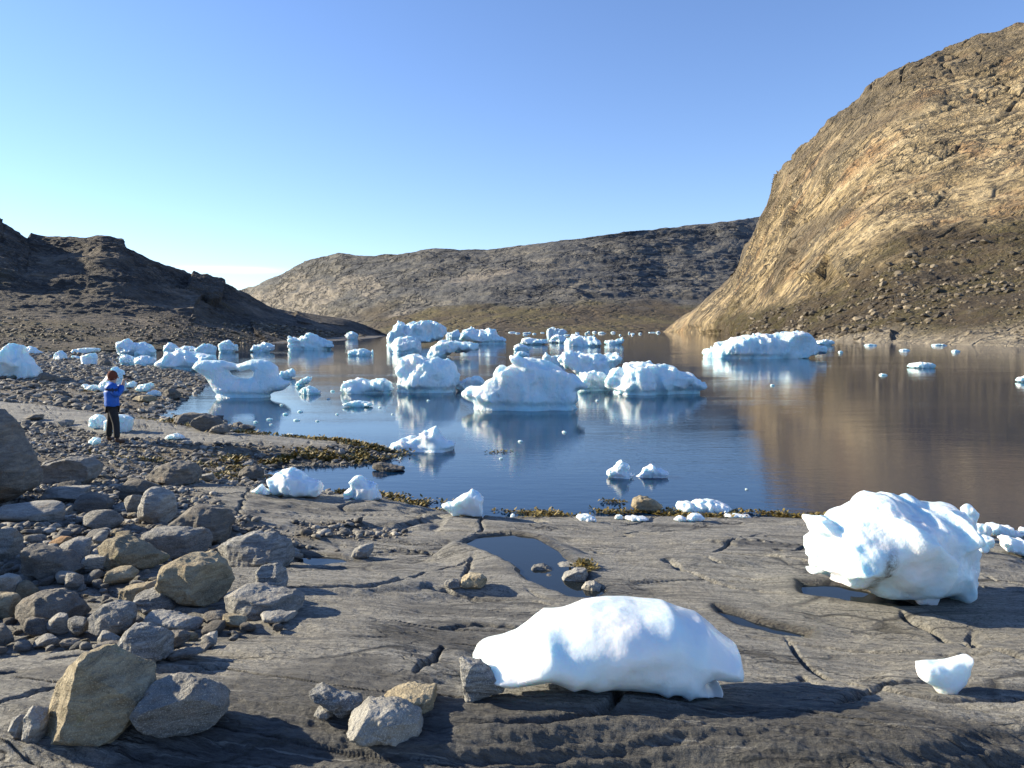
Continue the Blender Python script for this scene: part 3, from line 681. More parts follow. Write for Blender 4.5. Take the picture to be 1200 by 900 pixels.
# --- ice along the water line of the slab
G2 = 'ice pieces along the near waterline'
NEAR = [
 ('long low ice heap with a tall hump on the slab edge, beside a small spike', cr(200, 540, 4, [(465,160),(462,120),(462,80),(500,72),(498,60),(510,50),(570,28),(600,42),(640,80),(705,100),(712,130),(690,168),(600,168),(520,164)]), 80),
 ('upright knobbly ice piece with a rounded head on the slab edge', cr(200, 540, 4, [(820,183),(818,150),(845,125),(838,95),(865,60),(890,62),(915,95),(960,115),(975,150),(992,178),(950,190),(880,190)]), 60),
 ('thin ice spike beside the long low heap on the slab', [(294,576),(301,572),(306,566.5),(311,571),(316,580),(305,580)], 30),
 ('triangular white ice piece standing on the slab beside the rockweed', [(518,592),(536,584),(545,578),(553,573),(562,578),(567.5,583),(565,590),(567,605),(545,605),(532,605),(524,598)], 60),
]
for i, (lb, pts, rs_) in enumerate(NEAR):
    ice(lb, pts, cat='ice piece', name='ice_piece', mat='ice_near', group=G2, place='land', T=.36, res=rs_, n1=.09, n2=.015, scal=.07, seed=30+i, up=.4)
NB = [
 ('tiny ice crumb on the slab edge just right of the triangular piece', [(598,607),(598.5,603),(601,601.5),(603.5,603),(604,607)], 'land'),
 ('small flat jagged ice slab on the rockweed, mid waterline', [(675,606),(678,603),(690,602.5),(697,606),(699,612),(690,611),(680,611)], 'land'),
 ('small rounded ice knob between two flat slabs at the waterline', [(720,608),(722,603.5),(726,602.5),(729,604),(729.5,609)], 'land'),
 ('low elongated ice slab at the waterline beside the floating ochre boulder', [(731,609),(735,604.5),(746,604),(757,606),(761,610),(745,611)], 'land'),
 ('small ice lump just left of the low white hump under the log-shaped floe', [(789,609),(793,605),(798,603.5),(804,606.5),(804,611),(795,611)], 'land'),
 ('low white ice hump on the rock edge under the log-shaped floe', [(804,610),(806,604),(813,601),(822,602.5),(826,608),(820,611)], 'land'),
 ('thin flat ice strip on the rock edge right of the log-shaped floe', [(847,605),(853,602),(863,601.5),(878,603.5),(880,606),(860,607)], 'land'),
 ('log-shaped floe with a lumpy left end floating close to the slab', [(793,593),(795,589),(802,587),(808,588),(811,591),(815,588),(823,586.5),(835,587),(844,589),(852,592),(856,595),(851,599),(830,600),(809,600.5),(797,600)], 'water'),
 ('lumpy ice floe with a rounded knob, left one of a floating pair', [(711,557),(712,552),(719,549),(721,546),(728,540),(736,544),(738,549),(735,552),(742,556),(738,560),(720,560)], 'water'),
 ('broken cluster of ice knobs, right one of a floating pair', [(740,558),(752,555),(755,549),(760,547.5),(764,545),(769,550),(775,550),(782,554),(780,559),(760,559)], 'water'),
 ('wedge-shaped white floe with a sharp peak near the seaweed spit', [(454,523),(466,517),(480,512),(492,507),(501,504),(511,500),(514,506),(516,512),(524,517),(532,520),(531,525),(520,527),(490,528),(462,528)], 'water'),
]
for i, (lb, pts, pl) in enumerate(NB):
    ice(lb, pts, cat='ice piece', name='ice_piece', mat='ice_near', group=G2, place=pl, T=.4 if i < 7 else .3, res=60 if i > 6 else 26, n1=.12 if i not in (7,) else .05, n2=.03, scal=.07, seed=50+i, up=.3)
# --- icebergs on the fjord
B = lambda pts: cr(200, 360, 4, pts)
Cc = lambda pts: cr(430, 360, 4, pts)
D = lambda pts: cr(620, 360, 3.333, pts)
A = lambda pts: cr(0, 380, 4, pts)
ice('sculpted white iceberg with an oval see-through hole, bow-shaped, by the pebble beach', B([(100,285),(120,258),(160,248),(200,250),(240,250),(270,258),(310,268),(350,256),(380,245),(420,243),(460,255),(500,280),(508,320),(530,342),(567,345),(560,365),(530,385),(490,400),(440,412),(340,418),(215,422),(195,385),(170,345),(150,325),(130,310)]),
 mat='ice_mid', T=.11, res=130, p=2.2, n1=.02, n2=.008, scal=.008, cuts=0, seed=71, wr=.8, up=.2, hole=B([(268,297),(300,293),(325,301),(345,295),(368,291),(388,305),(387,326),(362,337),(335,335),(307,326),(284,320)]))
ice('large blue iceberg with a smooth slanting back and knobbly front', Cc([(450,405),(470,385),(510,380),(535,360),(560,340),(600,325),(590,310),(612,285),(640,272),(690,278),(705,285),(672,240),(700,230),(740,238),(780,250),(860,270),(920,300),(970,330),(1008,365),(975,390),(985,440),(970,465),(900,472),(740,480),(600,472),(520,465),(500,440),(470,425)]),
 mat='ice_mid', T=.24, res=130, n1=.07, f1=2.2, n2=.022, f2=8, scal=.065, seed=72, flute=.014, up=.4, p=2.1)
ice('cube-like ribbed white iceberg standing alone left of the big blue-shaded one', Cc([(145,395),(142,360),(150,320),(145,290),(160,270),(165,245),(200,228),(240,222),(285,240),(340,240),(400,262),(420,300),(432,320),(425,360),(405,388),(340,396),(230,398)]),
 mat='ice_mid', T=.38, res=100, n1=.07, n2=.022, f2=8, scal=.06, seed=73, flute=.022, p=2.8)
ice('white iceberg with scalloped top and pointed tail, low in the water beside the big one', D([(300,290),(330,245),(375,245),(380,228),(420,224),(470,220),(520,232),(570,240),(590,262),(625,265),(650,290),(685,308),(640,330),(560,336),(480,340),(390,336),(325,322),(305,305)]),
 mat='ice_mid', T=.3, res=100, n1=.08, n2=.03, f2=8, scal=.08, seed=74)
ice('long flat-backed fluted iceberg before the foot of the rock wall', D([(682,178),(690,165),(720,162),(735,140),(790,128),(800,118),(850,115),(900,105),(960,106),(990,100),(1005,95),(1040,94),(1070,100),(1090,105),(1105,120),(1120,145),(1150,155),(1152,178),(1100,188),(1000,194),(920,200),(880,198),(780,192),(700,190)]),
 mat='ice_far', T=.2, res=120, n1=.07, n2=.016, scal=.08, seed=75, flute=.03)
BERGS = [
 ('rounded white floe with turquoise underside tucked behind the scalloped iceberg', [(675,447),(680,438),(695,436),(708,438),(718,445),(717,456),(700,458),(680,457)], 50),
 ('flat-topped tabular iceberg with undercut turquoise flank behind the big one', [(657,420),(660,415),(668,413),(672,417),(686,416),(700,416),(724,416.5),(726,422),(719,428),(717,441),(700,442),(685,441),(675,435),(665,428)], 70),
 ('ragged ice piece adjoining the tabular iceberg, behind the slanting back', [(633,427),(637,416),(640,413.5),(645,417),(650,417),(658,417),(662,424),(660,428)], 40),
 ('small sloping floe between the cube-like and the big blue-shaded iceberg', [(534,456),(538,449),(550,443),(562,441),(568,446),(567,457),(550,459)], 44),
 ('large far iceberg with castle-like blue facets and a hooked left horn', [(453,405),(455,395),(462,388),(465,382),(468,378),(472,381),(474,386),(482,379),(495,378),(512,381),(521,384),(521,392),(512,397),(505,400),(490,402),(480,405)], 80),
 ('dome-shaped white iceberg in front of the castle-like far one', [(459,413),(460,402),(468,396),(478,394),(488,397),(494,402),(496,408),(486,414)], 56),
 ('long low blue-topped floe behind the cube-like iceberg', [(497,418),(505,408),(513,405),(516,402),(530,401),(550,402),(560,404),(559,409),(540,412),(530,412),(515,417)], 56),
 ('small pale iceberg right beside the castle-like far one', [(521,397),(523,391),(530,389),(536,387),(541,391),(542,397)], 34),
 ('blue far iceberg with two humps and a dipping right end', [(541,396),(543,388),(548,386),(552,384),(558,388),(562,389),(570,391),(574,387),(580,388),(585,396),(592,398),(593,402),(575,403),(562,403),(555,400)], 60),
 ('ragged low floe ahead of the blue two-humped far iceberg', [(601,412),(603,406),(608,403),(614,404),(621,408),(620,412)], 26),
 ('thin crumbly floe nearest below the ragged low one', [(602,418),(606,413),(612,411.5),(619,414),(621,418)], 24),
 ('long flat far floe, left of the twin-peaked pair', [(610,403),(612,397),(620,396),(628,397),(641,398),(642,402),(630,404)], 34),
 ('small peaked far floe touching the broad one at its right', [(644,401),(646,395),(652,393),(660,394),(665,398),(664,402)], 28),
 ('broad bumpy far floe with blue shadows in the middle of the far field', [(661,405),(664,397),(672,396),(678,394),(688,395),(696,394),(700,399),(707,400),(706,404),(685,406)], 44),
 ('wing-shaped far floe with a raised right tip', [(708,402),(712,399),(720,399),(726,397),(730,395),(732,399),(728,403),(716,404)], 30),
 ('distant blue iceberg with a peak near the far shore', [(640,391),(642,386),(648,383),(653,386),(660,386),(665,390),(660,391.5)], 30),
 ('small low floe by the far shore, below the distant peaked one', [(667,396),(670,392),(677,391),(681,394),(679,396.5)], 22),
 ('small isolated floe to the right of the long fluted iceberg', [(956,403),(958,400),(966,398),(974,399),(978,402),(970,404.5)], 26),
 ('flat white floe alone on the brown reflection at the right', [(1066,430),(1069,426),(1080,424.5),(1092,426),(1096,430),(1082,431.5)], 26),
 ('small floe cut by the right picture edge on the brown reflection', [(1192,447),(1194,442),(1202,440),(1212,444),(1212,448)], 20),
 ('feathery white floe with a jagged top in the dark water left of the cube-like iceberg', [(400,457),(403,449),(410,446),(418,444),(422,443.5),(430,447),(440,445),(450,445),(459,450),(461,456),(455,460),(430,461),(408,460)], 54),
 ('thin flat ice strip just below the feathery floe', [(402,474),(408,471),(420,470),(434,472),(436,475),(420,477)], 30),
 ('rounded layered iceberg floating off the tip of the dark hill', [(339,408),(340,399),(342,395.5),(350,397),(352,395),(358,395),(361,391.5),(368,393),(372,394),(380,398),(388,402),(389,407),(370,410),(342,409.5)], 60),
 ('crumbly white floe left of the rounded layered iceberg', [(295,411),(298,405),(303,403),(309,401),(315,403),(320,406),(319,411),(305,413)], 36),
 ('squat dome-shaped iceberg in shallow water off the beach', [(257,412),(257,405),(260,401),(266,399),(273,401),(274,403),(278,404),(278,411),(266,413)], 36),
 ('shaded table-topped iceberg close under the dark hill', [(407,398),(406,394),(404,393),(409,390),(413,388.5),(418,390),(420,393),(418,398)], 26),
 ('long thin floe lying on pale calm water beyond the layered iceberg', [(407,417),(409,412),(415,410),(424,409),(431,411),(437,414),(432,417)], 34),
 ('narrow upright ice splinter on calm water near the castle-like iceberg', [(435,416),(435.3,411),(436.3,407.5),(437.5,411),(438,416)], 16),
 ('white crumb-topped floe behind the bow-shaped iceberg with the hole', [(326,441),(330,436),(338,434.5),(343,433),(346,437),(345,442),(335,443)], 30),
 ('sharp shard of ice pointing up right of the bow-shaped iceberg', [(344,452),(349,447.5),(357,443.5),(365.5,440),(364,446),(359,450),(350,453)], 30),
 ('thin flat floe with dark grit just below the sharp shard', [(350,460),(354,455),(362,452.5),(370,456),(376,459),(374,462),(360,462)], 30),
]
for i, (lb, pts, rs_) in enumerate(BERGS):
    low = max(p_[1] for p_ in pts)
    ice(lb, pts, mat='ice_far' if low < 420 else 'ice_mid', T=.32, res=rs_, n1=.10, n2=.055, f2=7, scal=.07, flute=.02, cuts=6, seed=100+i*3)
# far-off band of brash near the far shore and loose bits on the water
rb = random.Random(5)
for k in range(26):
    x = rb.uniform(590, 775); y = rb.choice([389.9, 390.2, 390.8, 391.5, 393]); w = rb.uniform(1.5, 6); hh = rb.uniform(.8, 2.2)
    ice('distant low floe in the band of ice along the far shore', [(x-w, y), (x-w*.7, y-hh*.7), (x-w*.1, y-hh), (x+w*.5, y-hh*.8), (x+w, y)], group='distant floes along the far shore', mat='ice_far', res=14, T=.3, n1=.1, n2=.05, seed=300+k)
for k, (x, y, w) in enumerate([(610,518,4),(661,507,3.5),(641,465,3),(570,470,3),(1035,440,5),(905,452,3),(1120,412,5),(985,413,3),(1060,411,7),(1100,405,10),(1150,404,12),(1020,405,8),(875,574,2.5),(335,486,4),(352,483,4),(316,492,4),(330,475,2.5),(322,512,3),(341,510,5),(408,523,3),(587,538,3),(445,478,2.5),(385,468,2.5),(348,493,5),(460,486,2),(300,495,3),(372,494,2.5),(282,505,3),(318,498,2.4),(390,459,3),(395,486,2.2),(502,470,2.5),(700,470,2.4),(540,590,2.2)]):
    ice('small loose bit of ice adrift on the water', [(x-w, y), (x-w*.6, y-min(w*.5, 1.6)), (x, y-min(w*.65, 2.2)), (x+w*.7, y-min(w*.35, 1.2)), (x+w, y)], cat='ice bit', name='ice_bit', group='small ice bits adrift', mat='ice_mid', res=16, T=.4, n1=.15, n2=.06, seed=400+k)
# --- ice on and along the pebble beach
G3 = 'ice stranded on the pebble beach'
BEACH = [
 ('cone-shaped white ice mound at the left picture edge on the beach', A([(-160,248),(-160,190),(-60,150),(5,150),(35,108),(60,93),(95,105),(105,150),(145,195),(165,245),(150,262),(100,258),(40,248)]), 70, .3, 'land'),
 ('small white ice lump near the grass strip, right of the cone-shaped mound', A([(108,135),(130,102),(165,110),(190,132),(185,142),(130,142)]), 30, .4, 'land'),
 ('round white ice lump on pebbles between the small lump and the square block', A([(253,165),(258,140),(285,122),(308,140),(312,160),(290,168)]), 30, .4, 'land'),
 ('square-cut tilted ice block on the beach', A([(380,192),(375,150),(410,142),(440,133),(450,160),(448,190),(412,196)]), 36, .4, 'land'),
 ('flat ice slab behind the square-cut tilted block', A([(348,138),(355,118),(400,110),(460,112),(450,130),(400,140)]), 30, .4, 'land'),
 ('small flat ice piece just left of the square-cut block', A([(334,162),(340,146),(365,150),(376,164)]), 20, .4, 'land'),
 ('spiky-topped bluish iceberg grounded at the head of the beach', A([(560,135),(562,90),(580,88),(600,70),(620,92),(680,95),(705,105),(735,125),(730,138),(640,142)]), 50, .3, 'water'),
 ('pale broken floe in front of the spiky-topped bluish iceberg', A([(566,190),(565,150),(590,142),(615,150),(640,160),(640,188),(600,190)]), 34, .4, 'water'),
 ('blocky pinkish-white floe beside the pale broken one near the beach', A([(645,192),(640,165),(655,150),(690,150),(722,160),(725,185),(690,194)]), 34, .4, 'water'),
 ('long white wedge-shaped iceberg at the beach edge, its thick end to the right', A([(725,178),(760,150),(780,132),(850,128),(940,138),(1000,148),(1002,178),(980,200),(860,212),(790,206),(740,198)]), 70, .25, 'water'),
 ('twin-bumped iceberg peeping over the long wedge at its left end', A([(765,130),(775,100),(790,86),(815,90),(830,108),(830,132),(790,136)]), 36, .4, 'water'),
 ('long bumpy iceberg behind the long wedge at its right end', A([(828,138),(832,115),(870,105),(905,108),(925,118),(960,98),(990,95),(1006,112),(1000,138),(940,142)]), 44, .3, 'water'),
 ('tall pointed white ice block right behind the person', [(114,459),(115,452),(120,447),(125,443),(130,434),(136,429.5),(142,434),(144,441),(146,452),(145,461),(130,462)], 50, .35, 'land'),
 ('low white ice tongue left of the pointed block behind the person', [(95,452),(98,450),(105,452),(111,451),(116,455),(114,459),(105,457)], 26, .4, 'land'),
 ('lumpy ice chunk just right of the pointed block', [(146,453),(148,449),(153,448),(156,446.5),(160,449),(159,454),(150,455)], 26, .4, 'land'),
 ('ice chunk with two knobs on the pebbles, middle of three', [(160,456),(163,451),(170,450),(177,448.5),(179,453),(175,459),(166,460)], 26, .4, 'land'),
 ('low ice chunk nearest the dark stones, last of three', [(172,462),(175,459),(181,457),(187,460),(188,464),(180,465)], 24, .4, 'land'),
 ('wide squared white ice slab behind the legs of the person', [(124,505),(124,493),(132,488),(140,485),(150,487),(155,491),(153,499),(151,507),(140,507)], 44, .35, 'land'),
 ('rounded white ice lump left of the squared slab at the person', [(106,500),(106,490),(112,485),(119,487),(121,494),(125,498),(122,503),(112,502)], 34, .4, 'land'),
 ('small translucent ice lump on the rock at the left foot of the person', [(104,522),(105,516),(110,512),(117,513),(118,519),(112,523)], 24, .4, 'land'),
 ('flat ice scrap along the spit between the person and the dark rock pile', [(194,514),(198,509.5),(206,507.5),(213,510),(216,514),(205,515)], 26, .4, 'land'),
]
for i, (lb, pts, rs_, T, pl) in enumerate(BEACH):
    ice(lb, pts, cat='ice block', name='ice_block', mat='ice_mid', group=G3, place=pl, T=T, res=rs_, n1=.10 if 'square' not in lb else .04, n2=.02, scal=.09 if 'square' not in lb else .02, p=2.3 if 'square' not in lb else 4, seed=200+i*2)
# ------------------------------------------------------------------ boulders
import bmesh
ICO = {}
def ico(sub):
    if sub not in ICO:
        b = bmesh.new(); bmesh.ops.create_icosphere(b, subdivisions=sub, radius=1)
        b.verts.ensure_lookup_table()
        ICO[sub] = (np.array([v.co[:] for v in b.verts]), np.array([[v.index for v in f.verts] for f in b.faces])); b.free()
    return ICO[sub]
def rock_verts(seed, sub=4, ncut=16, soft=.05, rough=.05, flat=1., lam=0., jit=.22):
    D_, Fc = ico(sub); rs = np.random.RandomState(seed)
    n = rs.normal(size=(ncut, 3)); n /= np.linalg.norm(n, axis=1)[:, None]
    n = np.concatenate([n, [[1,0,0],[-1,0,0],[0,1,0],[0,-1,0],[0,0,1],[0,0,-1]]]); c = np.concatenate([rs.uniform(1-jit*1.4, 1.06, ncut), rs.uniform(.9, 1.1, 6)])
    dot = np.maximum(D_@n.T, 1e-3); r = c[None]/dot
    k = 1/soft; rm = -np.log(np.exp(-k*r).sum(1))/k
    rm = np.clip(rm, .2, 1.8)
    V = D_*rm[:, None]; o = seed*3.7
    V += D_*(rough*1.6*fbm(V[:, 0]*1.5+o, V[:, 1]*1.5, V[:, 2]*1.5, 3, seed) + rough*.8*fbm(V[:, 0]*5+o, V[:, 1]*5, V[:, 2]*(5+9*lam), 4, seed+1, gain=.62))[:, None]
    if lam:
        t = (V@(np.array([.3, .2, .93]))+.05*noise3(V[:, 0]*2+o, V[:, 1]*2, V[:, 2]*2, seed+2))*9; fr = t-np.floor(t)
        V -= D_*(lam*.05*(fr**3))[:, None]
    return V, Fc
def fit(V, w, dp, hh):
    lo, hi = V.min(0), V.max(0); return (V-(lo+hi)/2)/(hi-lo)*[w, dp, hh]
def boulder(label, x0, x1, y0, y1, mat='grey', seed=1, sub=5, cat='boulder', name='boulder', group='boulders scattered over the near shore', dep=.85, rz=None, tilt=0, bury=.10, place='land', **kw):
    cx = (x0+x1)/2
    b = hit(cx, y1-1) if place == 'land' else atZ(cx, y1-1)
    w = (x1-x0)*b[1]/F; hh = (y1-y0)*b[1]/F; dp = w*dep
    r_ = ray(cx, (y0+y1)/2); sl_ = -r_[2]/math.hypot(r_[0], r_[1]); s2 = sl_/math.hypot(1, sl_); c2 = 1/math.hypot(1, sl_)
    A_ = hh/2; bb = min(dp/2, .75*A_/s2); a_ = math.sqrt(A_*A_-(bb*s2)**2)/c2; dp = 2*bb; hh = 2*a_
    V, Fc = rock_verts(seed, sub, **kw)
    if tilt:
        R = Matrix.Rotation(tilt, 3, 'Y'); V = V@np.array(R).T
    V = fit(V, w, dp, hh*(1+bury))
    m = mesh_np(name, V, Fc, True)
    o = link(name, m, M[mat]); yy = b[1]+dp*.5; o.location = (b[0]*yy/b[1], yy, float(gz_at(b[0]*yy/b[1], yy)) + hh*(1+bury)/2 - hh*bury)
    gz = float(gz_at(o.location.x, o.location.y)) if place == 'land' else 0
    if gz < b[2]-.04: pass
    tag(o, label, cat, group); BL.append((o.location.x, o.location.y, w/2)); return o
BL = []

# hero boulders, from outlines (each of its own true size and depth)
def hero(label, pts, mat, seed, T=.42, cuts=6, group='boulders scattered over the near shore', place='land', res=80, **kw):
    a = dict(p=2.4, rocky=True, n1=.05, n2=.034, f2=6, scal=.02, up=.5, bury=.05, wr=.8); a.update(kw)
    o = solid('boulder', pts, M[mat], seed, T=T, res=res, cuts=cuts, place=place, **a)
    tag(o, label, 'boulder', group)
    P = np.array(pts); w = np.ptp(P[:, 0])*o.location.y/F; BL.append((o.location.x, o.location.y, w/2)); return o
Gc = lambda pts: cr(0, 700, 4, pts)
Hc = lambda pts: cr(300, 700, 4, pts)
Ec = lambda pts: cr(0, 540, 4, pts)
Fc_ = lambda pts: cr(200, 540, 4, pts)
hero('big angular boulder with a pale lichened left face and a peaked top, nearest the camera', Gc([(200,655),(222,590),(215,500),(250,420),(310,300),(380,245),(440,232),(560,290),(690,370),(680,430),(672,520),(640,600),(580,665),(440,685),(300,685),(215,675)]), 'brown', 505, T=.45, cuts=0, res=120, p=2.5, planes=[((-.72,-.62,.34), .24), ((.30,-.90,.28), .27), ((.6,-.1,.8), .34)])
hero('rounded boulder with a rusty top, right of the big angular one', Gc([(672,480),(700,400),(760,345),(840,325),(930,360),(1010,410),(1068,470),(1065,540),(1010,600),(900,640),(790,632),(730,590),(700,540)]), 'grey', 512, T=.42, cuts=5, res=100)
hero('upright grey stone blade leaning beside the big angular boulder', Gc([(118,660),(120,560),(122,510),(160,505),(205,525),(222,580),(210,640),(195,690),(150,690)]), 'grey', 513, T=.5, cuts=4, res=60)
hero('short upright stone at the far left of the blade beside the big boulder', Gc([(48,620),(55,560),(90,545),(115,560),(130,620),(120,665),(80,665)]), 'grey', 514, T=.5, cuts=4, res=50)
hero('grey boulder with a white-streaked crown above the rusty-topped one', Gc([(555,215),(575,160),(620,120),(680,118),(760,150),(790,200),(795,280),(740,315),(620,318),(590,280)]), 'striped', 515, T=.42, cuts=5, res=80)
hero('pale rounded granite boulder in front on the rock, sunlit', Hc([(418,580),(440,545),(470,500),(520,472),(590,480),(650,480),(720,520),(765,560),(778,640),(760,680),(700,692),(600,680),(520,655),(450,620)]), 'pale', 516, T=.42, cuts=3, res=100)
hero('long ragged stone lying left of the pale granite boulder', Hc([(238,415),(260,392),(330,420),(400,445),(470,470),(500,490),(470,530),(420,560),(370,545),(300,470),(270,450)]), 'striped', 517, T=.3, cuts=5, n2=.04, res=70)
hero('small ragged stone tucked under the long ragged stone', Hc([(275,545),(290,510),(330,500),(360,520),(365,560),(320,572)]), 'grey', 518, T=.5, cuts=3, res=36)
hero('greenish boulder with a broken yellow face behind the pale granite one', Hc([(595,465),(650,425),(700,405),(790,405),(860,430),(898,470),(880,520),(790,545),(720,520),(650,495)]), 'brown', 519, T=.4, cuts=6, res=70)
hero('upright rough grey slab wedged against the left tip of the broad ice block', Hc([(945,290),(965,268),(1010,285),(1050,290),(1120,350),(1170,360),(1165,440),(1080,470),(1010,508),(980,490),(965,430)]), 'striped', 520, T=.35, cuts=4, n2=.03, res=80)
hero('tall ochre boulder with a cracked sunlit face in the boulder field', Ec([(742,560),(745,510),(800,460),(870,430),(935,405),(975,420),(1030,490),(1080,590),(1060,640),(1000,690),(900,680),(820,640),(770,610)]), 'brown', 521, T=.42, cuts=6, res=90)
hero('large striped grey boulder on the slab right of the tall ochre one', Fc_([(210,420),(240,385),(320,345),(400,320),(480,330),(540,390),(560,440),(560,495),(480,500),(400,520),(330,505),(260,475)]), 'striped', 522, T=.42, cuts=4, res=90)
hero('small white-striped boulder under the large striped one', Fc_([(402,560),(405,510),(430,482),(490,480),(540,510),(548,560),(540,605),(470,600),(410,590)]), 'striped', 523, T=.45, cuts=3, res=64)
hero('flat-topped grey boulder with a pale edge, lowest of those on the slab', Fc_([(208,690),(240,640),(320,580),(360,575),(430,600),(560,620),(605,660),(600,720),(520,748),(380,745),(280,720)]), 'grey', 524, T=.42, cuts=6, res=80)
hero('huge dark boulder cut by the left picture edge', [(-60,600),(-55,520),(-30,480),(0,476),(12,490),(22,512),(35,530),(45,553),(42,572),(20,585),(-20,600)], 'dark', 525, T=.4, cuts=6, res=80)
hero('wide smooth dark boulder under the huge dark one', Ec([(160,120),(170,30),(210,5),(300,-25),(400,-15),(440,20),(435,85),(400,115),(250,125)]), 'grey', 526, T=.4, cuts=3, res=80)
hero('dark rounded boulder on wet shingle below the spit', Ec([(700,70),(730,35),(770,10),(830,-5),(900,10),(922,60),(925,105),(830,110),(740,100)]), 'dark', 527, T=.45, cuts=4, res=60)
hero('wide rust-brown boulder in the left of the boulder field, in shade', Ec([(92,665),(110,640),(180,600),(260,595),(320,625),(370,680),(415,735),(400,775),(300,770),(170,755),(110,720)]), 'dark', 528, T=.42, cuts=6, res=70)
hero('smooth tan boulder with a sloping back, left of the tall ochre one', Ec([(462,420),(470,395),(520,350),(570,345),(640,370),(700,410),(770,470),(760,500),(680,510),(560,515),(490,480)]), 'brown', 529, T=.4, cuts=5, res=70)
hero('flat-topped tan boulder behind the tall ochre one', Ec([(680,360),(690,320),(740,305),(860,305),(950,325),(985,390),(960,440),(860,470),(760,460),(710,410)]), 'grey', 530, T=.42, cuts=5, res=70)
hero('pointed upright dark stone standing beyond the flat-topped tan boulder', Ec([(650,260),(670,190),(690,130),(715,115),(740,120),(800,150),(830,200),(830,270),(760,310),(680,290)]), 'grey', 531, T=.45, cuts=5, res=60)
hero('bluish layered dark block lying on the slab behind the striped boulder', Ec([(800,300),(840,220),(900,200),(1000,210),(1060,230),(1085,280),(1060,380),(990,400),(880,370),(820,330)]), 'dark', 532, T=.4, cuts=6, res=60)
hero('dark slanting boulder among the left cobbles, half in shade', Ec([(80,480),(90,400),(150,385),(240,400),(320,450),(372,510),(350,545),(230,555),(120,530)]), 'dark', 533, T=.42, cuts=5, res=60)
hero('long low slab-like stone on the cobbles below the tall ochre boulder', Ec([(640,735),(650,705),(720,700),(820,720),(900,735),(945,770),(930,800),(800,805),(690,780)]), 'grey', 534, T=.28, cuts=5, res=70)
hero('rounded grey boulder in front of the long low slab-like stone', Ec([(430,720),(470,670),(540,648),(610,670),(640,720),(620,790),(540,830),(450,790)]), 'grey', 535, T=.45, cuts=4, res=64)
hero('grey-speckled boulder leaning on a lichened one below the tall ochre boulder', Ec([(612,670),(640,620),(700,592),(750,610),(800,650),(825,690),(790,705),(700,712),(640,700)]), 'striped', 536, T=.42, cuts=4, res=60)
hero('lichened boulder half hidden behind the grey-speckled one', Ec([(570,640),(580,590),(640,570),(740,562),(790,600),(770,640),(660,660),(600,665)]), 'brown', 537, T=.4, cuts=3, res=50)
hero('ochre stone sitting alone in the fjord close to the slab', [(740,592),(743,586),(750,582),(759,583),(767,586),(775,592),(770,598),(755,600),(745,598)], 'brown', 538, T=.4, cuts=3, res=44, place='water')
hero('dark slab-topped rock in the pile at the cove', [(206,497),(208,487),(220,483),(238,484),(252,490),(256,498),(240,501),(215,501)], 'dark', 539, T=.4, cuts=4, res=44)
hero('rounded dark rock in the pile at the cove, beside the slab-topped one', [(224,498),(228,490),(240,485),(255,490),(262,500),(240,506)], 'dark', 540, T=.4, cuts=3, res=40)
hero('low rock at the tip of the pile in the cove', [(246,506),(250,500),(262,496),(270,501),(271,506),(258,509)], 'dark', 541, T=.4, cuts=3, res=36)
hero('rounded dark stone at the water edge beside the long low ice heap', [(280,562),(281,552),(288,546),(300,545),(309,550),(309,559),(300,564)], 'dark', 542, T=.42, cuts=3, res=44)
hero('flat dark rock awash near the seaweed tip of the spit', [(436,549),(437,544),(446,542),(458,545),(473,547),(475,550),(455,552)], 'dark', 543, T=.3, cuts=3, res=36, place='water')
hero('low dark rock awash in the cove under the bow-shaped iceberg', [(279,502),(280,498),(287,497),(298,500),(298,503),(285,504)], 'dark', 544, T=.35, cuts=2, res=30, place='water')
hero('stone in the tide pool, largest, tilted with a dark left face', cr(480, 540, 2.857, [(508,400),(520,375),(560,355),(590,358),(600,385),(590,410),(540,420)]), 'grey', 545, T=.45, cuts=5, res=50)
hero('flat stone at the left shore of the tide pool', cr(480, 540, 2.857, [(400,372),(415,350),(450,345),(485,365),(480,382),(430,388)]), 'grey', 546, T=.4, cuts=4, res=44)
hero('flat weed-edged stone in the middle of the tide pool', cr(480, 540, 2.857, [(468,372),(472,350),(510,338),(560,340),(575,355),(540,372)]), 'pale', 547, T=.4, cuts=4, res=44)
hero('small dark stone between the flat stones of the tide pool', cr(480, 540, 2.857, [(442,400),(445,385),(465,378),(488,385),(488,400),(465,406)]), 'dark', 548, T=.45, cuts=3, res=34)
hero('pale broken slab at the near end of the tide pool', cr(480, 540, 2.857, [(575,430),(590,405),(620,400),(645,420),(640,440),(600,445)]), 'pale', 549, T=.4, cuts=4, res=40)
hero('rounded tan stone alone on the smooth slab left of the tide pool', cr(480, 540, 2.857, [(170,410),(175,390),(200,375),(240,378),(260,395),(258,420),(220,428),(180,425)]), 'brown', 550, T=.42, cuts=2, res=48)
hero('small grey stone touching the rounded tan one on the slab', cr(480, 540, 2.857, [(115,415),(120,400),(145,393),(168,402),(170,425),(135,428)]), 'grey', 551, T=.42, cuts=4, res=36)
hero('flat dark slab on the rock under the white-streaked boulder', Gc([(780,290),(800,265),(880,245),(970,218),(972,235),(900,275),(820,297)]), 'dark', 552, T=.35, cuts=3, res=50)
hero('dark angular stone just right of the white-streaked boulder', Gc([(780,200),(790,155),(850,150),(888,175),(880,210),(830,235),(790,235)]), 'dark', 553, T=.45, cuts=4, res=44)
hero('flat slab at the right foot of the flat-topped grey boulder', Fc_([(418,720),(430,705),(500,700),(590,715),(600,745),(520,758),(450,755)]), 'grey', 554, T=.32, cuts=4, res=50)
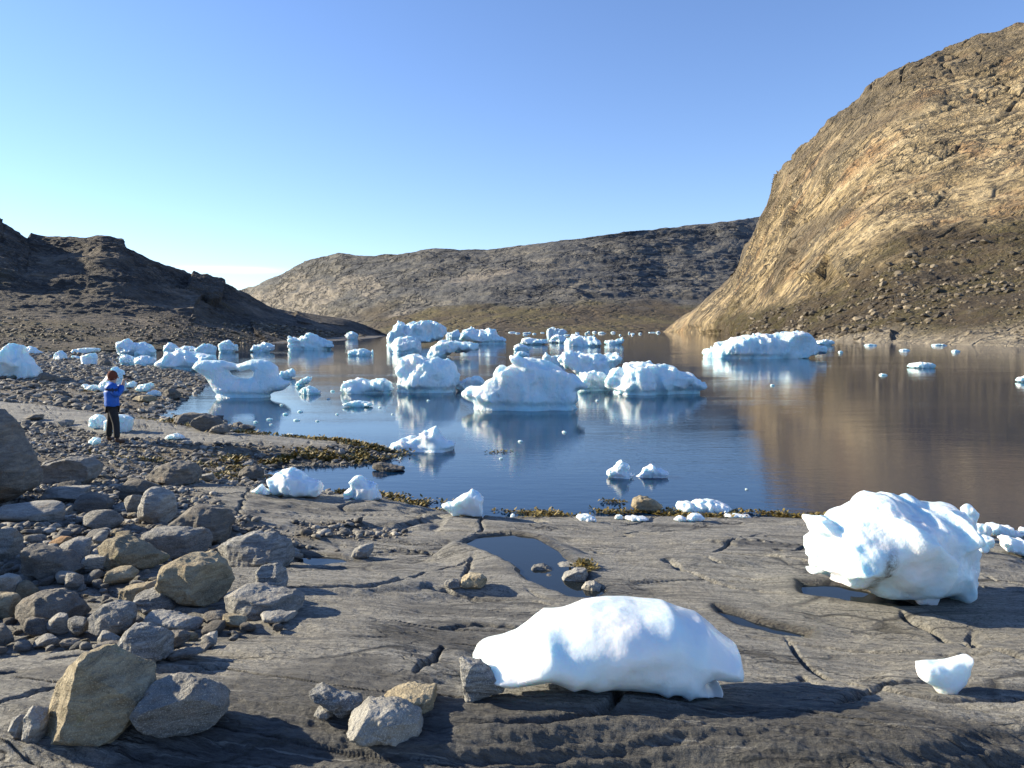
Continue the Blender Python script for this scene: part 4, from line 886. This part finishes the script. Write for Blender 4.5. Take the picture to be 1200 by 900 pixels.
hero('blocky stone in the shingle of the rock basin right of the boulder field', cr(200, 540, 4, [(848,445),(860,410),(900,390),(945,385),(950,420),(930,450),(890,460)]), 'grey', 555, T=.42, cuts=5, res=44)
hero('dark rock on the pebble beach beside the three ice chunks', A([(755,340),(760,310),(800,300),(840,320),(845,345),(800,355)]), 'dark', 556, T=.42, cuts=4, res=36)
hero('flat brown rock on the pebble beach below the three ice chunks', A([(622,352),(640,335),(690,330),(735,345),(730,362),(660,365)]), 'brown', 557, T=.4, cuts=3, res=36)
hero('dark low rock between two ice blocks on the beach', A([(450,195),(455,168),(490,160),(512,175),(510,198),(480,202)]), 'dark', 558, T=.42, cuts=4, res=36)
hero('broad dark rock beside the cone-shaped ice mound', A([(165,258),(175,232),(210,225),(255,240),(260,262),(210,270)]), 'dark', 559, T=.42, cuts=4, res=40)
LO = [  # label, x0, x1, y0, y1, material
 ('small orange stone among the left cobbles', 60, 88, 632, 644, 'orange'),
 ('jagged grey slab near the huge dark boulder', 6, 78, 592, 618, 'grey'),
 ('blocky grey stone with a flat front, upper middle of the boulder field', 97, 146, 601, 624, 'grey'),
 ('bluish stone behind the pointed upright one', 146, 188, 563, 595, 'dark'),
 ('small rounded stone left of the pointed upright one', 145, 166, 580, 603, 'grey'),
 ('long flat dark stone with a sharp ridge, upper boulder field', 88, 132, 582, 604, 'dark'),
 ('oval pale stone left of the smooth tan boulder', 94, 131, 654, 674, 'pale'),
 ('squarish bluish stone left of the smooth tan boulder', 71, 106, 634, 656, 'grey'),
 ('rounded stone touching the smooth tan boulder', 109, 126, 625, 645, 'grey'),
 ('round stone at the left picture edge, beside the slanting dark boulder', -12, 24, 622, 658, 'grey'),
 ('pale round stone at the left picture edge, beside the rust-brown boulder', 0, 27, 677, 702, 'pale'),
 ('grey boulder at the left picture edge below the pale round stone', -15, 24, 698, 728, 'brown'),
 ('knobbly dark stone low in the boulder field', 28, 60, 727, 748, 'dark'),
 ('cracked grey stone low in the boulder field', 56, 84, 722, 745, 'grey'),
 ('two-toned stone low in the boulder field, beside the cracked grey one', 79, 106, 727, 748, 'striped'),
 ('low oval stone on the shingle above the big angular boulder', 38, 70, 746, 761, 'grey'),
 ('small dark oval stone above the big angular boulder', 72, 92, 750, 760, 'dark'),
 ('dark humped stone against the white-streaked boulder', 116, 150, 754, 778, 'dark'),
 ('small pointed pale stone above the dark humped one', 115, 139, 742, 757, 'pale'),
 ('flat wide bluish slab left of the upper boulder field', 52, 105, 575, 592, 'grey'),
 ('small round stone under the wide smooth dark boulder', 69, 94, 568, 581, 'dark'),
 ('small pale stone on the slab near the flat dark slab', 236, 256, 742, 753, 'pale'),
 ('bluish tilted stone in the middle of the boulder field', 75, 98, 675, 694, 'grey'),
 ('brownish split stone in the middle of the boulder field', 127, 161, 668, 688, 'brown'),
 ('narrow dark stone left of the flat-topped grey boulder', 236, 268, 718, 735, 'dark'),
 ('brown stone under the flat-topped grey boulder', 262, 290, 722, 738, 'brown'),
 ('rounded dark boulder in shade at the lower left picture edge', -20, 18, 735, 762, 'dark'),
 ('big brown boulder at the left picture edge under the huge dark one', -30, 14, 534, 590, 'brown'),
 ('dark stone at the spit foot, left of the person', 32, 52, 487, 494, 'dark'),
 ('grey flat stone in the spit shingle right of the dark rounded boulder', 235, 252, 556, 566, 'grey'),
]
for i, (lb, x0, x1, y0, y1, mt) in enumerate(LO):
    boulder(lb, x0, x1, y0, y1, mt, seed=700+i, ncut=14 + i % 5, soft=.05+.02*(i % 3), lam=.5 if mt != 'pale' else 0, rough=.05)
# ------------------------------------------------------------------ cobbles: individuals copied from prototypes
rc = random.Random(11)
PIX_FIELD = [(-120,600),(0,585),(90,575),(160,600),(190,640),(200,660),(250,712),(350,735),(300,745),(235,765),(130,762),(0,770),(-120,790)]
protos = []
for k in range(14):
    V, Fq = rock_verts(900+k, 3, ncut=12, soft=.07, rough=.05, lam=.4); V = fit(V, 1, .8, .62)
    m = mesh_np('cobble', V, Fq, True); m.materials.append(M[['grey', 'striped', 'dark', 'grey', 'brown', 'pale', 'grey'][k % 7]]); protos.append(m)
PF = np.array(PIX_FIELD, float)
def in_poly(x, y, P): return float(poly_sdf(np.array([x]), np.array([y]), P)[0])
cnt = 0; tries = 0
CB = []
while cnt < 235 and tries < 9000:
    tries += 1
    px, py = rc.uniform(-60, 350), rc.uniform(575, 775)
    s_ = in_poly(px, py, PF)
    if s_ < 2: continue
    q = hit(px, py); sz = min(.34, .085*math.exp(rc.gauss(.15, .5))) 
    if any((q[0]-bx)**2+(q[1]-by)**2 < (.85*br+.4*sz)**2 for bx, by, br in BL): continue
    if any((q[0]-bx)**2+(q[1]-by)**2 < (.8*(br+sz*.5))**2 for bx, by, br in CB): continue
    CB.append((q[0], q[1], sz/2))
    o = bpy.data.objects.new('cobble', protos[rc.randrange(14)]); COL.objects.link(o)
    o.location = (q[0], q[1], q[2]+sz*.16); o.scale = (sz*rc.uniform(.85, 1.3), sz*rc.uniform(.8, 1.2), sz*rc.uniform(.7, 1.1)); o.rotation_euler = (rc.uniform(-.4, .4), rc.uniform(-.4, .4), rc.uniform(0, 6.28))
    tag(o, 'loose grey cobble lying between the larger boulders on the shore', 'cobble', 'loose cobbles between the boulders'); cnt += 1
# stones thrown clear on the slab and boulders off to the side that shade the field
for k, (x, y, z_, w) in enumerate([(-6.4, 7.2, 0, 1.4), (-8.2, 9.6, 0, 1.7), (-5.4, 5.6, 0, .9)]):
    gz = float(gz_at(x, y)); V, Fq = rock_verts(950+k, 4, ncut=14, soft=.06); V = fit(V, w, w*.9, w*.75)
    o = link('boulder', mesh_np('boulder', V, Fq, True), M['dark']); o.location = (x, y, gz+w*.28)
    tag(o, 'boulder standing beside the boulder field, just outside the view', 'boulder', 'boulders beside the view')
# ------------------------------------------------------------------ shingle and scree (stuff)
def scatter(name, pts, sizes, mat, seed, sub=1, label=None, flat=.6, cat='gravel', sink=.12):
    rs = np.random.RandomState(seed); n = len(pts)
    base = [fit(rock_verts(seed+k, sub, ncut=8, soft=.1, rough=.04 if sub > 1 else 0)[0], 1, .85, flat) for k in range(8)]; Fq = ico(sub)[1]
    nv = len(base[0]); Vs = np.empty((n, nv, 3), np.float32)
    an = rs.uniform(0, 6.28, n); ti = rs.uniform(-.45, .45, n); wh = rs.randint(0, 8, n); sx = rs.uniform(.8, 1.3, n)
    B_ = np.array(base)[wh]
    B_ = B_*np.stack([sizes*sx, sizes, sizes*rs.uniform(.7, 1.2, n)], -1)[:, None, :]
    c, s = np.cos(ti)[:, None], np.sin(ti)[:, None]
    x, y, z = B_[..., 0], B_[..., 1], B_[..., 2]; x, z = c*x+s*z, -s*x+c*z
    c, s = np.cos(an)[:, None], np.sin(an)[:, None]; x, y = c*x-s*y, s*x+c*y
    Vs[..., 0] = x+pts[:, None, 0]; Vs[..., 1] = y+pts[:, None, 1]; Vs[..., 2] = z+pts[:, None, 2]+(sizes*sink)[:, None]
    Q = (Fq[None]+np.arange(n)[:, None, None]*nv).reshape(-1, 3)
    at = {'tone': np.repeat(rs.uniform(0, 1, n), nv)}
    o = link(name, mesh_np(name, Vs.reshape(-1, 3), Q, sub > 1, at), mat); tag(o, label, cat, kind='stuff'); return o
def mat_pebble(name, cols):
    t = NT(name); a = t.attr('tone'); c = t.ramp(a, [(0, cols[0]), (.35, cols[1]), (.7, cols[2]), (1., cols[3])])
    n = t.noise(t.pos(), 30, 4, .65); c = t.mix(t.rng(n, .4, .65, 0, .6), c, tuple(v*.6 for v in cols[0]))
    return t.done(c, .75, t.bump(n, .02, .8))
MP = mat_pebble('mixed_pebbles', [(.055, .05, .045), (.14, .13, .115), (.24, .22, .185), (.42, .39, .34)])
MS = mat_pebble('scree_stones', [(.045, .036, .026), (.085, .068, .046), (.14, .112, .075), (.33, .27, .19)])
def sample(n, region, seed, minmask=None):
    rs = np.random.RandomState(seed); x0, x1, y0, y1 = region
    X = rs.uniform(x0, x1, n); Y = rs.uniform(y0, y1, n); return X, Y
def shingle(n, region, seed, smin, smax, name, label, sub=1, below=0.):
    X, Y = sample(n, region, seed); z, d = ground_core(X, Y); rk = rock_mask(X, Y, d)
    rs = np.random.RandomState(seed+1)
    vis = (np.abs(X) < .72*Y+1.5)
    for k_, poly_, lvl_ in _puds: vis &= poly_sdf(X, Y, poly_) < 0
    k = (d > -.35-below) & (rs.uniform(0, 1, n) > rk*1.02) & vis
    X, Y = X[k], Y[k]; Z = gfine(X, Y); s = np.exp(rs.uniform(math.log(smin), math.log(smax), len(X))**1)
    s = smin*(smax/smin)**(rs.uniform(0, 1, len(X))**2.2)
    scatter(name, np.stack([X, Y, Z], -1), s, MP, seed, sub, label)
    print(name, len(X))
shingle(34000, (-8, 1.0, 3.0, 13.4), 21, .016, .15, 'shingle', 'fine loose shingle between the boulders', 2)
shingle(15000, (-16, -2, 12.8, 24), 22, .03, .20, 'shingle', 'shingle below the rock spit')
shingle(30000, (-48, -2, 21, 66), 23, .06, .42, 'beach_stones', 'dark stony beach behind the person')
shingle(26000, (-105, -10, 60, 150), 24, .10, .6, 'beach_stones', 'stones at the foot of the dark hill')
def slope_scatter(name, G, n, v0, v1, u0, u1, smin, smax, seed, label):
    rs = np.random.RandomState(seed); nu, nv = G.shape[:2]
    i = (rs.uniform(u0, u1, n)*(nu-1)).astype(int); j = (rs.uniform(v0, v1, n)**1.2*(nv-1)).astype(int)
    g_ = fbm(G[i, j][:, 0]*.03, G[i, j][:, 1]*.02, G[i, j][:, 2]*.05, 3, seed) > rs.uniform(-.35, .45, n); i = i[g_]; j = j[g_]; n = len(i)
    p = G[i, j]; s = (smin*(smax/smin)**(rs.uniform(0, 1, n)**3))*np.clip(p[:, 1]/200, .5, 1.6)
    scatter(name, p, s, MS, seed, 1, label, sink=.1)
slope_scatter('scree', LH, 20000, .01, .45, .3, .97, .2, 1.5, 31, 'stones strewn over the dark hillside')
slope_scatter('scree', RM, 13000, .03, .5, .12, .9, .2, 2.6, 32, 'blocks strewn over the talus below the rock wall')
# ------------------------------------------------------------------ rockweed (stuff)
def weed(name, line, n, spread, seed, label, zoff=.0, h=.05):
    rs = np.random.RandomState(seed); L = np.array(line); seg = np.linalg.norm(np.diff(L, axis=0), axis=1); t = rs.uniform(0, seg.sum(), n)
    cs = np.concatenate([[0], np.cumsum(seg)]); k = np.clip(np.searchsorted(cs, t)-1, 0, len(seg)-1); f = (t-cs[k])/seg[k]
    C_ = L[k]*(1-f)[:, None] + L[k+1]*f[:, None] + rs.normal(size=(n, 2))*spread
    g = noise3(C_[:, 0]*1.3, C_[:, 1]*1.8, 0*C_[:, 0], seed) > -.06
    C_ = C_[g]; n = len(C_); Z = np.maximum(gfine(C_[:, 0], C_[:, 1]), .0)
    V = []; 
    a = rs.uniform(0, 6.28, n); l = rs.uniform(.5, 1.4, n)*h; 
    e1 = np.stack([np.cos(a), np.sin(a), rs.uniform(-.2, .9, n)], -1)*l[:, None]; e2 = np.stack([-np.sin(a), np.cos(a), rs.uniform(-.4, .4, n)], -1)*(l*.35)[:, None]
    P0 = np.stack([C_[:, 0], C_[:, 1], Z+rs.uniform(0, .5, n)*h], -1)
    Vs = np.stack([P0, P0+e1*.6+e2, P0+e1*1.1, P0+e1*.5-e2], 1).reshape(-1, 3)
    Q = np.arange(4*n).reshape(-1, 4)
    o = link(name, mesh_np(name, Vs, Q, False), M['weed']); tag(o, label, 'seaweed', kind='stuff')
weed('rockweed', [LP(x, y) for x, y in [(385,577),(450,583),(500,592),(560,605),(650,604),(760,603),(850,604),(960,606)]], 9000, .16, 51, 'olive rockweed along the near waterline', h=.055)
weed('rockweed', [LP(x, y) for x, y in [(345,516),(400,523),(450,533),(420,540),(360,541),(300,544),(260,552)]], 9000, .28, 52, 'olive rockweed draped over the end of the spit', h=.08)
weed('rockweed', [LP(x, y) for x, y in [(190,492),(215,505),(262,510),(300,518)]], 4000, .35, 53, 'dark rockweed around the rock pile in the cove', h=.09)
weed('rockweed', [LP(x, y) for x, y in [(130,548),(200,556),(270,560),(300,566)]], 4500, .3, 54, 'brown rockweed on the wet shingle', h=.06)
weed('rockweed', [LP(575,531), LP(598,528)], 130, .10, 56, 'floating strand of rockweed', h=.05)
weed('rockweed', [LP(708,588), LP(732,589)], 120, .05, 57, 'floating strand of rockweed', h=.05)
def weedland(line, n, spread, seed, label, h): weed('rockweed', [tuple(hit(x, y)[:2]) for x, y in line], n, spread, seed, label, h=h)
weedland([(662,658),(690,664),(706,680)], 700, .06, 58, 'rusty weed at the edge of the tide pool', .035)
weedland([(398,864),(430,872)], 400, .025, 59, 'rusty tuft of weed at the foot of the pale boulder', .022)
# ------------------------------------------------------------------ person with a camera, seen from behind
def skin(name, verts, edges, radii, mat, parent, root=0, sub=2, flat=None):
    m = bpy.data.meshes.new(name); m.from_pydata(verts, edges, []); m.update()
    o = bpy.data.objects.new(name, m); COL.objects.link(o); m.materials.append(mat)
    sk = o.modifiers.new('skin', 'SKIN'); sk.use_smooth_shade = True
    for i, r in enumerate(radii):
        rr = r if isinstance(r, tuple) else (r, r); m.skin_vertices[0].data[i].radius = rr; m.skin_vertices[0].data[i].use_root = (i == root)
    ss = o.modifiers.new('sub', 'SUBSURF'); ss.levels = ss.render_levels = sub
    dg = bpy.context.evaluated_depsgraph_get(); me = bpy.data.meshes.new_from_object(o.evaluated_get(dg))
    o.modifiers.clear(); o.data = me; me.name = name
    if len(me.materials) == 0: me.materials.append(mat)
    for p_ in me.polygons: p_.use_smooth = True
    if parent is not None: o.parent = parent
    return o
def blob(name, c, r, mat, parent, seed=1, rough=.02, rot=(0, 0, 0), sub=3):
    D_, Fq = ico(sub); V = D_*np.array(r); V = V + D_*rough*min(r)*fbm(D_[:, 0]*2, D_[:, 1]*2, D_[:, 2]*2, 3, seed)[:, None]
    V = V@np.array(Matrix.Rotation(rot[2], 3, 'Z')@Matrix.Rotation(rot[1], 3, 'Y')@Matrix.Rotation(rot[0], 3, 'X')).T + np.array(c)
    return link(name, mesh_np(name, V, Fq, True), mat, parent)
m_skin = plain('skin', (.52, .33, .25), .6); m_blue = plain('blue_shell', (.006, .11, .50), .6, 14); m_navy = plain('navy_band', (.01, .02, .07), .7)
m_trs = plain('black_cloth', (.012, .012, .014), .8); m_boot = plain('brown_leather', (.07, .035, .018), .7); m_hat = plain('rust_knit', (.15, .04, .02), .95, 60); m_blk = plain('camera_black', (.015, .015, .015), .4)
fp = hit(133, 518.5)
root = bpy.data.objects.new('person', None); COL.objects.link(root); root.location = fp; root.rotation_euler = (0, 0, math.radians(-58))
tag(root, 'person in blue jacket and black trousers, both hands raised to the face, on the spit', 'person')
# local frame: faces +Y, x to the right
gz = 0.0
bodyV = [(0,0,.95),(0,.0,1.12),(0,-.01,1.32),(0,.01,1.44),(0,.03,1.50),(0,.055,1.60),(0,.06,1.68),
 (-.18,0,1.40),(-.27,.12,1.17),(-.13,.26,1.44),(-.085,.29,1.57),
 (.18,0,1.40),(.27,.12,1.17),(.13,.26,1.44),(.085,.29,1.57),
 (-.10,0,.88),(-.16,-.04,.50),(-.21,-.09,.10),(-.21,.05,.045),
 (.10,0,.88),(.17,.06,.50),(.23,.06,.10),(.24,.19,.045)]
bodyE = [(0,1),(1,2),(2,3),(3,4),(4,5),(5,6),(3,7),(7,8),(8,9),(9,10),(3,11),(11,12),(12,13),(13,14),(0,15),(15,16),(16,17),(17,18),(0,19),(19,20),(20,21),(21,22)]
bodyR = [(.13,.10),(.12,.09),(.14,.095),(.085,.07),(.055,.055),(.075,.09),(.07,.085),.055,.042,.03,.024,.055,.042,.03,.024,.08,.055,.04,.035,.08,.055,.04,.035]
body = skin('body', bodyV, bodyE, bodyR, m_skin, root)
for sx in (-1, 1):      # fingers curled round the camera, thumb under
    hv = [(sx*.085,.29,1.57)]; he = []; hr = [.02]
    for k_ in range(4):
        b0 = len(hv); z0 = 1.60-.018*k_
        hv += [(sx*(.085-.002*k_), .315, z0), (sx*.075, .34, z0+.008), (sx*.052, .355, z0+.01)]; he += [(0, b0), (b0, b0+1), (b0+1, b0+2)]; hr += [.009, .008, .007]
    b0 = len(hv); hv += [(sx*.06, .28, 1.545), (sx*.04, .295, 1.55)]; he += [(0, b0), (b0, b0+1)]; hr += [.01, .009]
    skin('hand', hv, he, hr, m_skin, root, sub=1)
for sx in (-1, 1): blob('ear', (sx*.082, .055, 1.62), (.012, .022, .032), m_skin, root, 2)
blob('nose', (0, .158, 1.615), (.014, .02, .022), m_skin, root, 3)
jV = [(0,0,.84),(0,0,1.0),(0,-.005,1.16),(0,-.015,1.32),(0,.0,1.43),(0,.03,1.49),
 (-.19,0,1.40),(-.29,.11,1.17),(-.22,.18,1.30),(-.135,.24,1.43),(.19,0,1.40),(.29,.11,1.17),(.22,.18,1.30),(.135,.24,1.43)]
jE = [(0,1),(1,2),(2,3),(3,4),(4,5),(4,6),(6,7),(7,8),(8,9),(4,10),(10,11),(11,12),(12,13)]
jR = [(.235,.19),(.225,.185),(.225,.18),(.235,.18),(.165,.13),(.085,.085),(.11,.11),.088,.08,.058,(.11,.11),.088,.08,.058]
jk = skin('jacket', jV, jE, jR, m_blue, root)
jV_ = np.array([v.co[:] for v in jk.data.vertices]); dj = fbm(jV_[:, 0]*6, jV_[:, 1]*6, jV_[:, 2]*10, 3, 77)*.018
for v, q_ in zip(jk.data.vertices, dj): v.co += v.normal*float(q_)
jk.data.materials.append(m_navy)
for p_ in jk.data.polygons:
    if 1.30 < p_.center.z < 1.36 and p_.center.y < .12: p_.material_index = 1
skin('hood', [(-.09,-.03,1.47),(0,-.09,1.46),(.09,-.03,1.47)], [(0,1),(1,2)], [.04,.05,.04], m_blue, root, sub=2)
tV = [(0,0,.93),(-.10,0,.84),(-.14,-.01,.66),(-.16,-.04,.50),(-.19,-.07,.30),(-.21,-.09,.12),(.10,0,.84),(.145,.03,.66),(.17,.06,.50),(.205,.06,.30),(.23,.06,.12)]
tE = [(0,1),(1,2),(2,3),(3,4),(4,5),(0,6),(6,7),(7,8),(8,9),(9,10)]
skin('trousers', tV, tE, [(.16,.12),.12,.108,.092,.085,.078,.12,.108,.092,.085,.078], m_trs, root)
for x_, y_ in ((-.21, -.07), (.235, .08)):
    skin('boot', [(x_,y_-.03,.17),(x_,y_-.02,.07),(x_,y_+.06,.05),(x_,y_+.16,.04)], [(0,1),(1,2),(2,3)], [.06,.062,(.05,.055),(.04,.045)], m_boot, root)
blob('knit_hat', (0, .03, 1.665), (.108, .118, .135), m_hat, root, 4, .06)
skin('hat_brim', [(.1*math.cos(a), .04+.112*math.sin(a), 1.61+.05*math.sin(a)) for a in np.linspace(0, 6.28, 13)[:-1]], [(i, (i+1) % 12) for i in range(12)], [.017]*12, m_hat, root, sub=1)
# the camera in the hands is a thing of its own
R_ = root.rotation_euler.to_matrix()
cam_root = bpy.data.objects.new('photo_camera', None); COL.objects.link(cam_root); cam_root.location = Vector(fp) + R_@Vector((0, .30, 1.61)); cam_root.rotation_euler = root.rotation_euler
tag(cam_root, 'black camera held up to the face of the person in blue', 'camera')
def boxm(name, c, s_, mat, parent, bev=.1):
    b = bmesh.new(); bmesh.ops.create_cube(b, size=1)
    bmesh.ops.scale(b, vec=s_, verts=b.verts); bmesh.ops.translate(b, vec=c, verts=b.verts); bmesh.ops.bevel(b, geom=b.edges[:], offset=min(s_)*bev, segments=2, affect='EDGES')
    m = bpy.data.meshes.new(name); b.to_mesh(m); b.free(); return link(name, m, mat, parent)
boxm('camera_body', (0, 0, 0), (.14, .06, .09), m_blk, cam_root)
boxm('viewfinder', (0, -.01, .055), (.05, .06, .035), m_blk, cam_root)
b = bmesh.new(); bmesh.ops.create_cone(b, cap_ends=True, segments=24, radius1=.036, radius2=.042, depth=.12); bmesh.ops.rotate(b, verts=b.verts, matrix=Matrix.Rotation(-math.pi/2, 3, 'X')); bmesh.ops.translate(b, verts=b.verts, vec=(0, .09, 0))
m_ = bpy.data.meshes.new('lens'); b.to_mesh(m_); b.free(); link('lens', m_, m_blk, cam_root)
# ------------------------------------------------------------------ sky, sun, camera
W = bpy.data.worlds.new('World'); SC.world = W; W.use_nodes = True; nt = W.node_tree
bg = nt.nodes['Background']; sky = nt.nodes.new('ShaderNodeTexSky'); sky.sky_type = 'NISHITA'; sky.sun_disc = False
sky.sun_elevation = SUN_EL; sky.sun_rotation = SUN_AZ; sky.air_density = SKY_AIR; sky.dust_density = SKY_DUST; sky.ozone_density = SKY_OZ; sky.altitude = 50
tc = nt.nodes.new('ShaderNodeTexCoord'); sep = nt.nodes.new('ShaderNodeSeparateXYZ'); nt.links.new(tc.outputs['Generated'], sep.inputs[0])
def wm(op, a, b=0.):
    n = nt.nodes.new('ShaderNodeMath'); n.operation = op
    for i, v in enumerate((a, b)):
        if isinstance(v, (int, float)): n.inputs[i].default_value = v
        else: nt.links.new(v, n.inputs[i])
    return n.outputs[0]
# thin cloud streak low over the hills (a direction in the sky)
cd = ray(272, 316); cd = cd/np.linalg.norm(cd); az = math.atan2(cd[0], cd[1]); el = math.asin(cd[2])
azn = wm('ARCTAN2', sep.outputs[0], sep.outputs[1]); da = wm('DIVIDE', wm('SUBTRACT', azn, az), .052); de = wm('DIVIDE', wm('SUBTRACT', wm('ARCSINE', sep.outputs[2]), el), .0032)
mp = nt.nodes.new('ShaderNodeMapping'); mp.inputs['Scale'].default_value = (14, 14, 160); nt.links.new(tc.outputs['Generated'], mp.inputs[0])
nz = nt.nodes.new('ShaderNodeTexNoise'); nz.inputs['Scale'].default_value = 1.5; nt.links.new(mp.outputs[0], nz.inputs[0])
g = wm('POWER', 2.718, wm('MULTIPLY', wm('ADD', wm('MULTIPLY', da, da), wm('MULTIPLY', de, de)), -1.)); g = wm('MULTIPLY', g, wm('MULTIPLY', nz.outputs[0], 1.3)); 
mx = nt.nodes.new('ShaderNodeMix'); mx.data_type = 'RGBA'; nt.links.new(g, mx.inputs[0]); nt.links.new(sky.outputs[0], mx.inputs[6]); mx.inputs[7].default_value = (10.5, 10.5, 10.8, 1)
tn = nt.nodes.new('ShaderNodeMix'); tn.data_type = 'RGBA'; tn.blend_type = 'MULTIPLY'; tn.inputs[0].default_value = 1; nt.links.new(mx.outputs[2], tn.inputs[6]); tn.inputs[7].default_value = SKY_TINT; nt.links.new(tn.outputs[2], bg.inputs[0]); bg.inputs[1].default_value = SKY_STR
sl = bpy.data.lights.new('sun', 'SUN'); sl.energy = SUN_STR; sl.angle = math.radians(.5); sl.color = SUN_COL
so = bpy.data.objects.new('sun', sl); COL.objects.link(so); so.rotation_euler = S_DIR.to_track_quat('Z', 'Y').to_euler(); so.location = (-20, 10, 30)
cam = bpy.data.cameras.new('view_camera'); cam.lens = 27; cam.sensor_width = 36; cam.clip_end = 9000; cam.clip_start = .05
co = bpy.data.objects.new('view_camera', cam); COL.objects.link(co); co.location = (0, 0, CAMH); co.rotation_euler = (math.pi/2-PITCH, 0, 0); SC.camera = co
SC.view_settings.view_transform = 'Standard'; SC.view_settings.look = 'None'; SC.view_settings.exposure = EXPO; SC.view_settings.gamma = 1
SC.render.engine = 'CYCLES'; SC.cycles.max_bounces = 8; SC.cycles.use_denoising = True

for k in range(1): weedland([(0,396.5),(20,397),(45,396.5),(70,398)], 2500, .7, 62, 'strip of yellow-olive grass at the head of the beach', .35)
